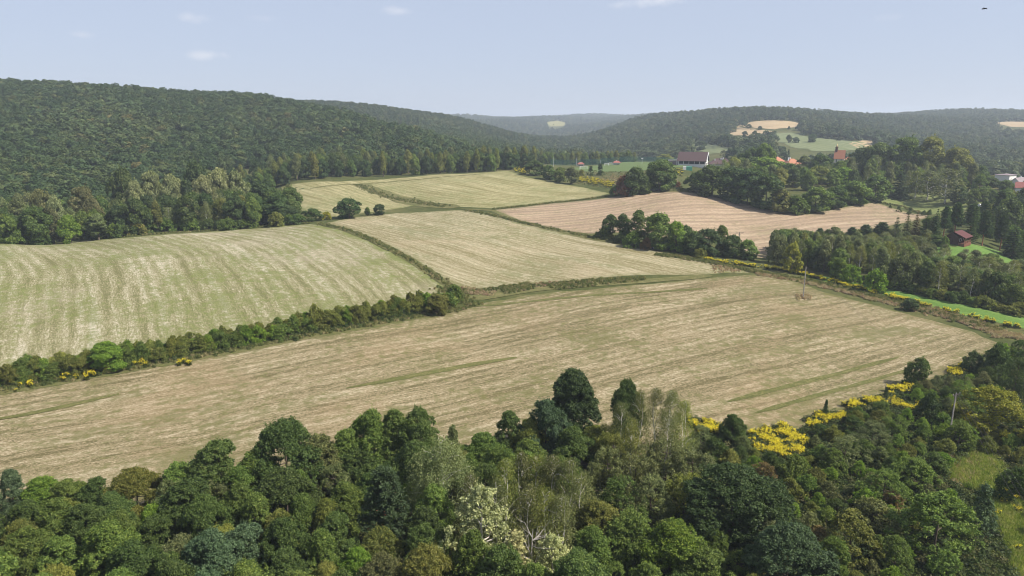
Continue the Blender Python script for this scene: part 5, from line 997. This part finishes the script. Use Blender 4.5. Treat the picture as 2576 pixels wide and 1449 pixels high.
h0=zplace(2556,446,575.,7); house(2562,0,0,13,9,max(h0-4.5,2.8),4.5,.55,'greyroof','white house with grey brown gabled roof at the right edge',False,'white_house',chim=((2,.8),),d=575.,nwin=3)
h0=zplace(2570,458,545.,4.5); house(2574,0,0,9,7,max(h0-3,2.2),3,-.6,'roof_red','low building with red roof below the right edge houses',False,'red_roofed_house',d=545.,nwin=2)
# wooden cabin
x,y,z,sc=spot(2404,612); t=tag(empty('wooden_cabin',(x,y,z+.6),.72),'dark log cabin with maroon roof and veranda above the green lawn','house')
walls(-4.2,4.2,-2.2,3.4,2.7,1.7).build('wall',M['log'],t); r=MB(); gable_roof(r,-4.2,4.2,-4.4,4.0,2.8,2.0,.6,.16); r.build('roof',plain('maroon_roof',(.085,.03,.03),.8,.2,.15,2),t)
MB().box(-4.4,4.4,-4.6,-2.22,-1.2,.12).build('deck',M['railwood'],t)
for k in range(5): MB().box(-4.3+k*2.15-.08,-4.3+k*2.15+.08,-4.5,-4.34,.12,2.5).build('veranda_post',M['railwood'],t)
for zz in (.45,.8,1.1): MB().box(-4.2,4.2,-4.46,-4.38,zz,zz+.09).build('rail',M['railwood'],t)
for k in range(3): window(t,-3+k*2.4,-2+k*2.4,-2.26,.9,2)
MB().box(-.5,.45,-2.3,-2.21,.13,2.1).build('door',M['railwood'],t); MB().box(-5.4,-4.25,.5,2.6,-1,1.9).build('lean_to',M['log'],t)
# garden things
x,y,z,sc=spot(2030,455); t=tag(empty('tarpaulin_tent',(x,y,z),.2),'small pale tarpaulin tent among the trees left of the meadow','tent'); r=MB(); gable_roof(r,-2.4,2.4,-1.6,1.6,1.1,1.5,.3,.06); r.build('canopy',M['tarp'],t)
for sx in (-2.2,2.2):
    for sy in (-1.4,1.4): MB().tube([(sx,sy,-.3),(sx,sy,1.3)],.05,5).build('pole',M['grey'],t)
MB().box(-2.2,2.2,1.35,1.4,0,1.1).build('back_sheet',M['tarp'],t)
x,y,z,sc=spot(2497,497); t=tag(empty('garden_pergola',(x,y,z),.1),'pale wooden pergola on the lawn near the right edge houses','pergola')
for sx in (-2.6,2.6):
    for sy in (-1.2,1.2): MB().box(sx-.12,sx+.12,sy-.12,sy+.12,-.3,2.6).build('post',M['stone'],t)
for sy in (-1.2,1.2): MB().box(-3.2,3.2,sy-.08,sy+.08,2.61,2.82).build('beam',M['stone'],t)
for k in range(8): MB().box(-2.9+k*.8,-2.78+k*.8,-1.7,1.7,2.83,2.98).build('rafter',M['stone'],t)
x2,y2,z2,s2=spot(2508,499); t=tag(empty('garden_table',(x2,y2,z2),.3),'white garden table right of the pale pergola','table'); MB().box(-2.4,2.4,-.8,.8,.75,.85).build('tabletop',M['white'],t)
for sx in (-2,2):
    for sy in (-.6,.6): MB().box(sx-.1,sx+.1,sy-.1,sy+.1,-.2,.75).build('leg',M['white'],t)
x,y,z,sc=spot(2470,519); t=tag(empty('polytunnel',(x,y,z),.2),'small white polytunnel below the garden near the right edge','greenhouse'); r=MB(); r.tube([(-2.2,0,0),(2.2,0,0)],1.5,12).build('cover',M['tarp'],t); MB().box(2.21,2.25,-.5,.5,-.1,1.1).build('door',M['grey'],t)
# quad bike below the grove
x,y,z,sc=spot(1640,627.5); t=tag(empty('quad_bike',(x,y,z),.25),'small white and black quad bike parked under the grove trees','vehicle')
for sx in (-.65,.65):
    for sy in (-.42,.42):
        w=MB(); w.tube([(sx,sy-.13,.3),(sx,sy+.13,.3)],.3,12); wo=w.build('wheel',M['black'],t); MB().tube([(sx,sy-.14,.3),(sx,sy+.14,.3)],.14,8).build('rim',M['grey'],wo)
MB().box(-.8,.75,-.3,.3,.42,.66).build('body',M['black'],t,.04); MB().box(-.95,-.35,-.5,.5,.64,.8).build('front_fender',M['metalw'],t,.05); MB().box(.35,.95,-.5,.5,.64,.8).build('rear_fender',M['metalw'],t,.05); MB().box(-.25,.6,-.2,.2,.81,.98).build('seat',M['black'],t,.05); MB().box(-1.0,-.6,-.35,.35,.81,1.15).build('front_cowl',M['metalw'],t,.06)
MB().tube([(-.45,-.42,1.2),(-.38,-.2,1.12),(-.38,.2,1.12),(-.45,.42,1.2)],.03,6).build('handlebar',M['black'],t)
# bird
a,b,c=rays(2477,22); d=70.; t=tag(empty('bird',(float(a)*d,float(b)*d,CAMZ+float(c)*d),.4),'small dark bird gliding in the sky at top right','bird')
MB().tube([(0,-.17,0),(0,-.1,.01),(0,.03,0),(0,.16,-.01),(0,.22,0)],[.012,.035,.04,.02,.03],6).build('body',M['bird'],t)
for s in (-1,1): MB().add([(s*.02,-.07,.01),(s*.02,.07,.01),(s*.16,.03,.07),(s*.15,-.07,.07),(s*.31,.03,-.02),(s*.29,-.02,-.02),(s*.02,-.07,.0),(s*.02,.07,.0),(s*.16,.03,.06),(s*.15,-.07,.06),(s*.31,.03,-.03),(s*.29,-.02,-.03)],[(0,1,2,3),(3,2,4,5),(6,9,8,7),(9,11,10,8),(0,3,9,6),(3,5,11,9),(1,7,8,2),(2,8,10,4),(4,10,11,5),(0,6,7,1)]).build('wing',M['bird'],t)
# ------------------------------------------------------------------ the air
def haze():
    g=NG('haze_air'); v=g.n('ShaderNodeVolumePrincipled'); v.inputs['Color'].default_value=(.78,.87,1.0,1); v.inputs['Density'].default_value=HAZE; v.inputs['Anisotropy'].default_value=.15
    g.L.new(v.outputs[0],g.out.inputs['Volume'])
    mb=MB(); mb.box(-6700,6700,-6700,6700,-14,150); o=mb.build('haze',g.m); tag(o,'thin blue summer haze over the whole valley',None,None,'stuff')
HAZE=.00016
haze()
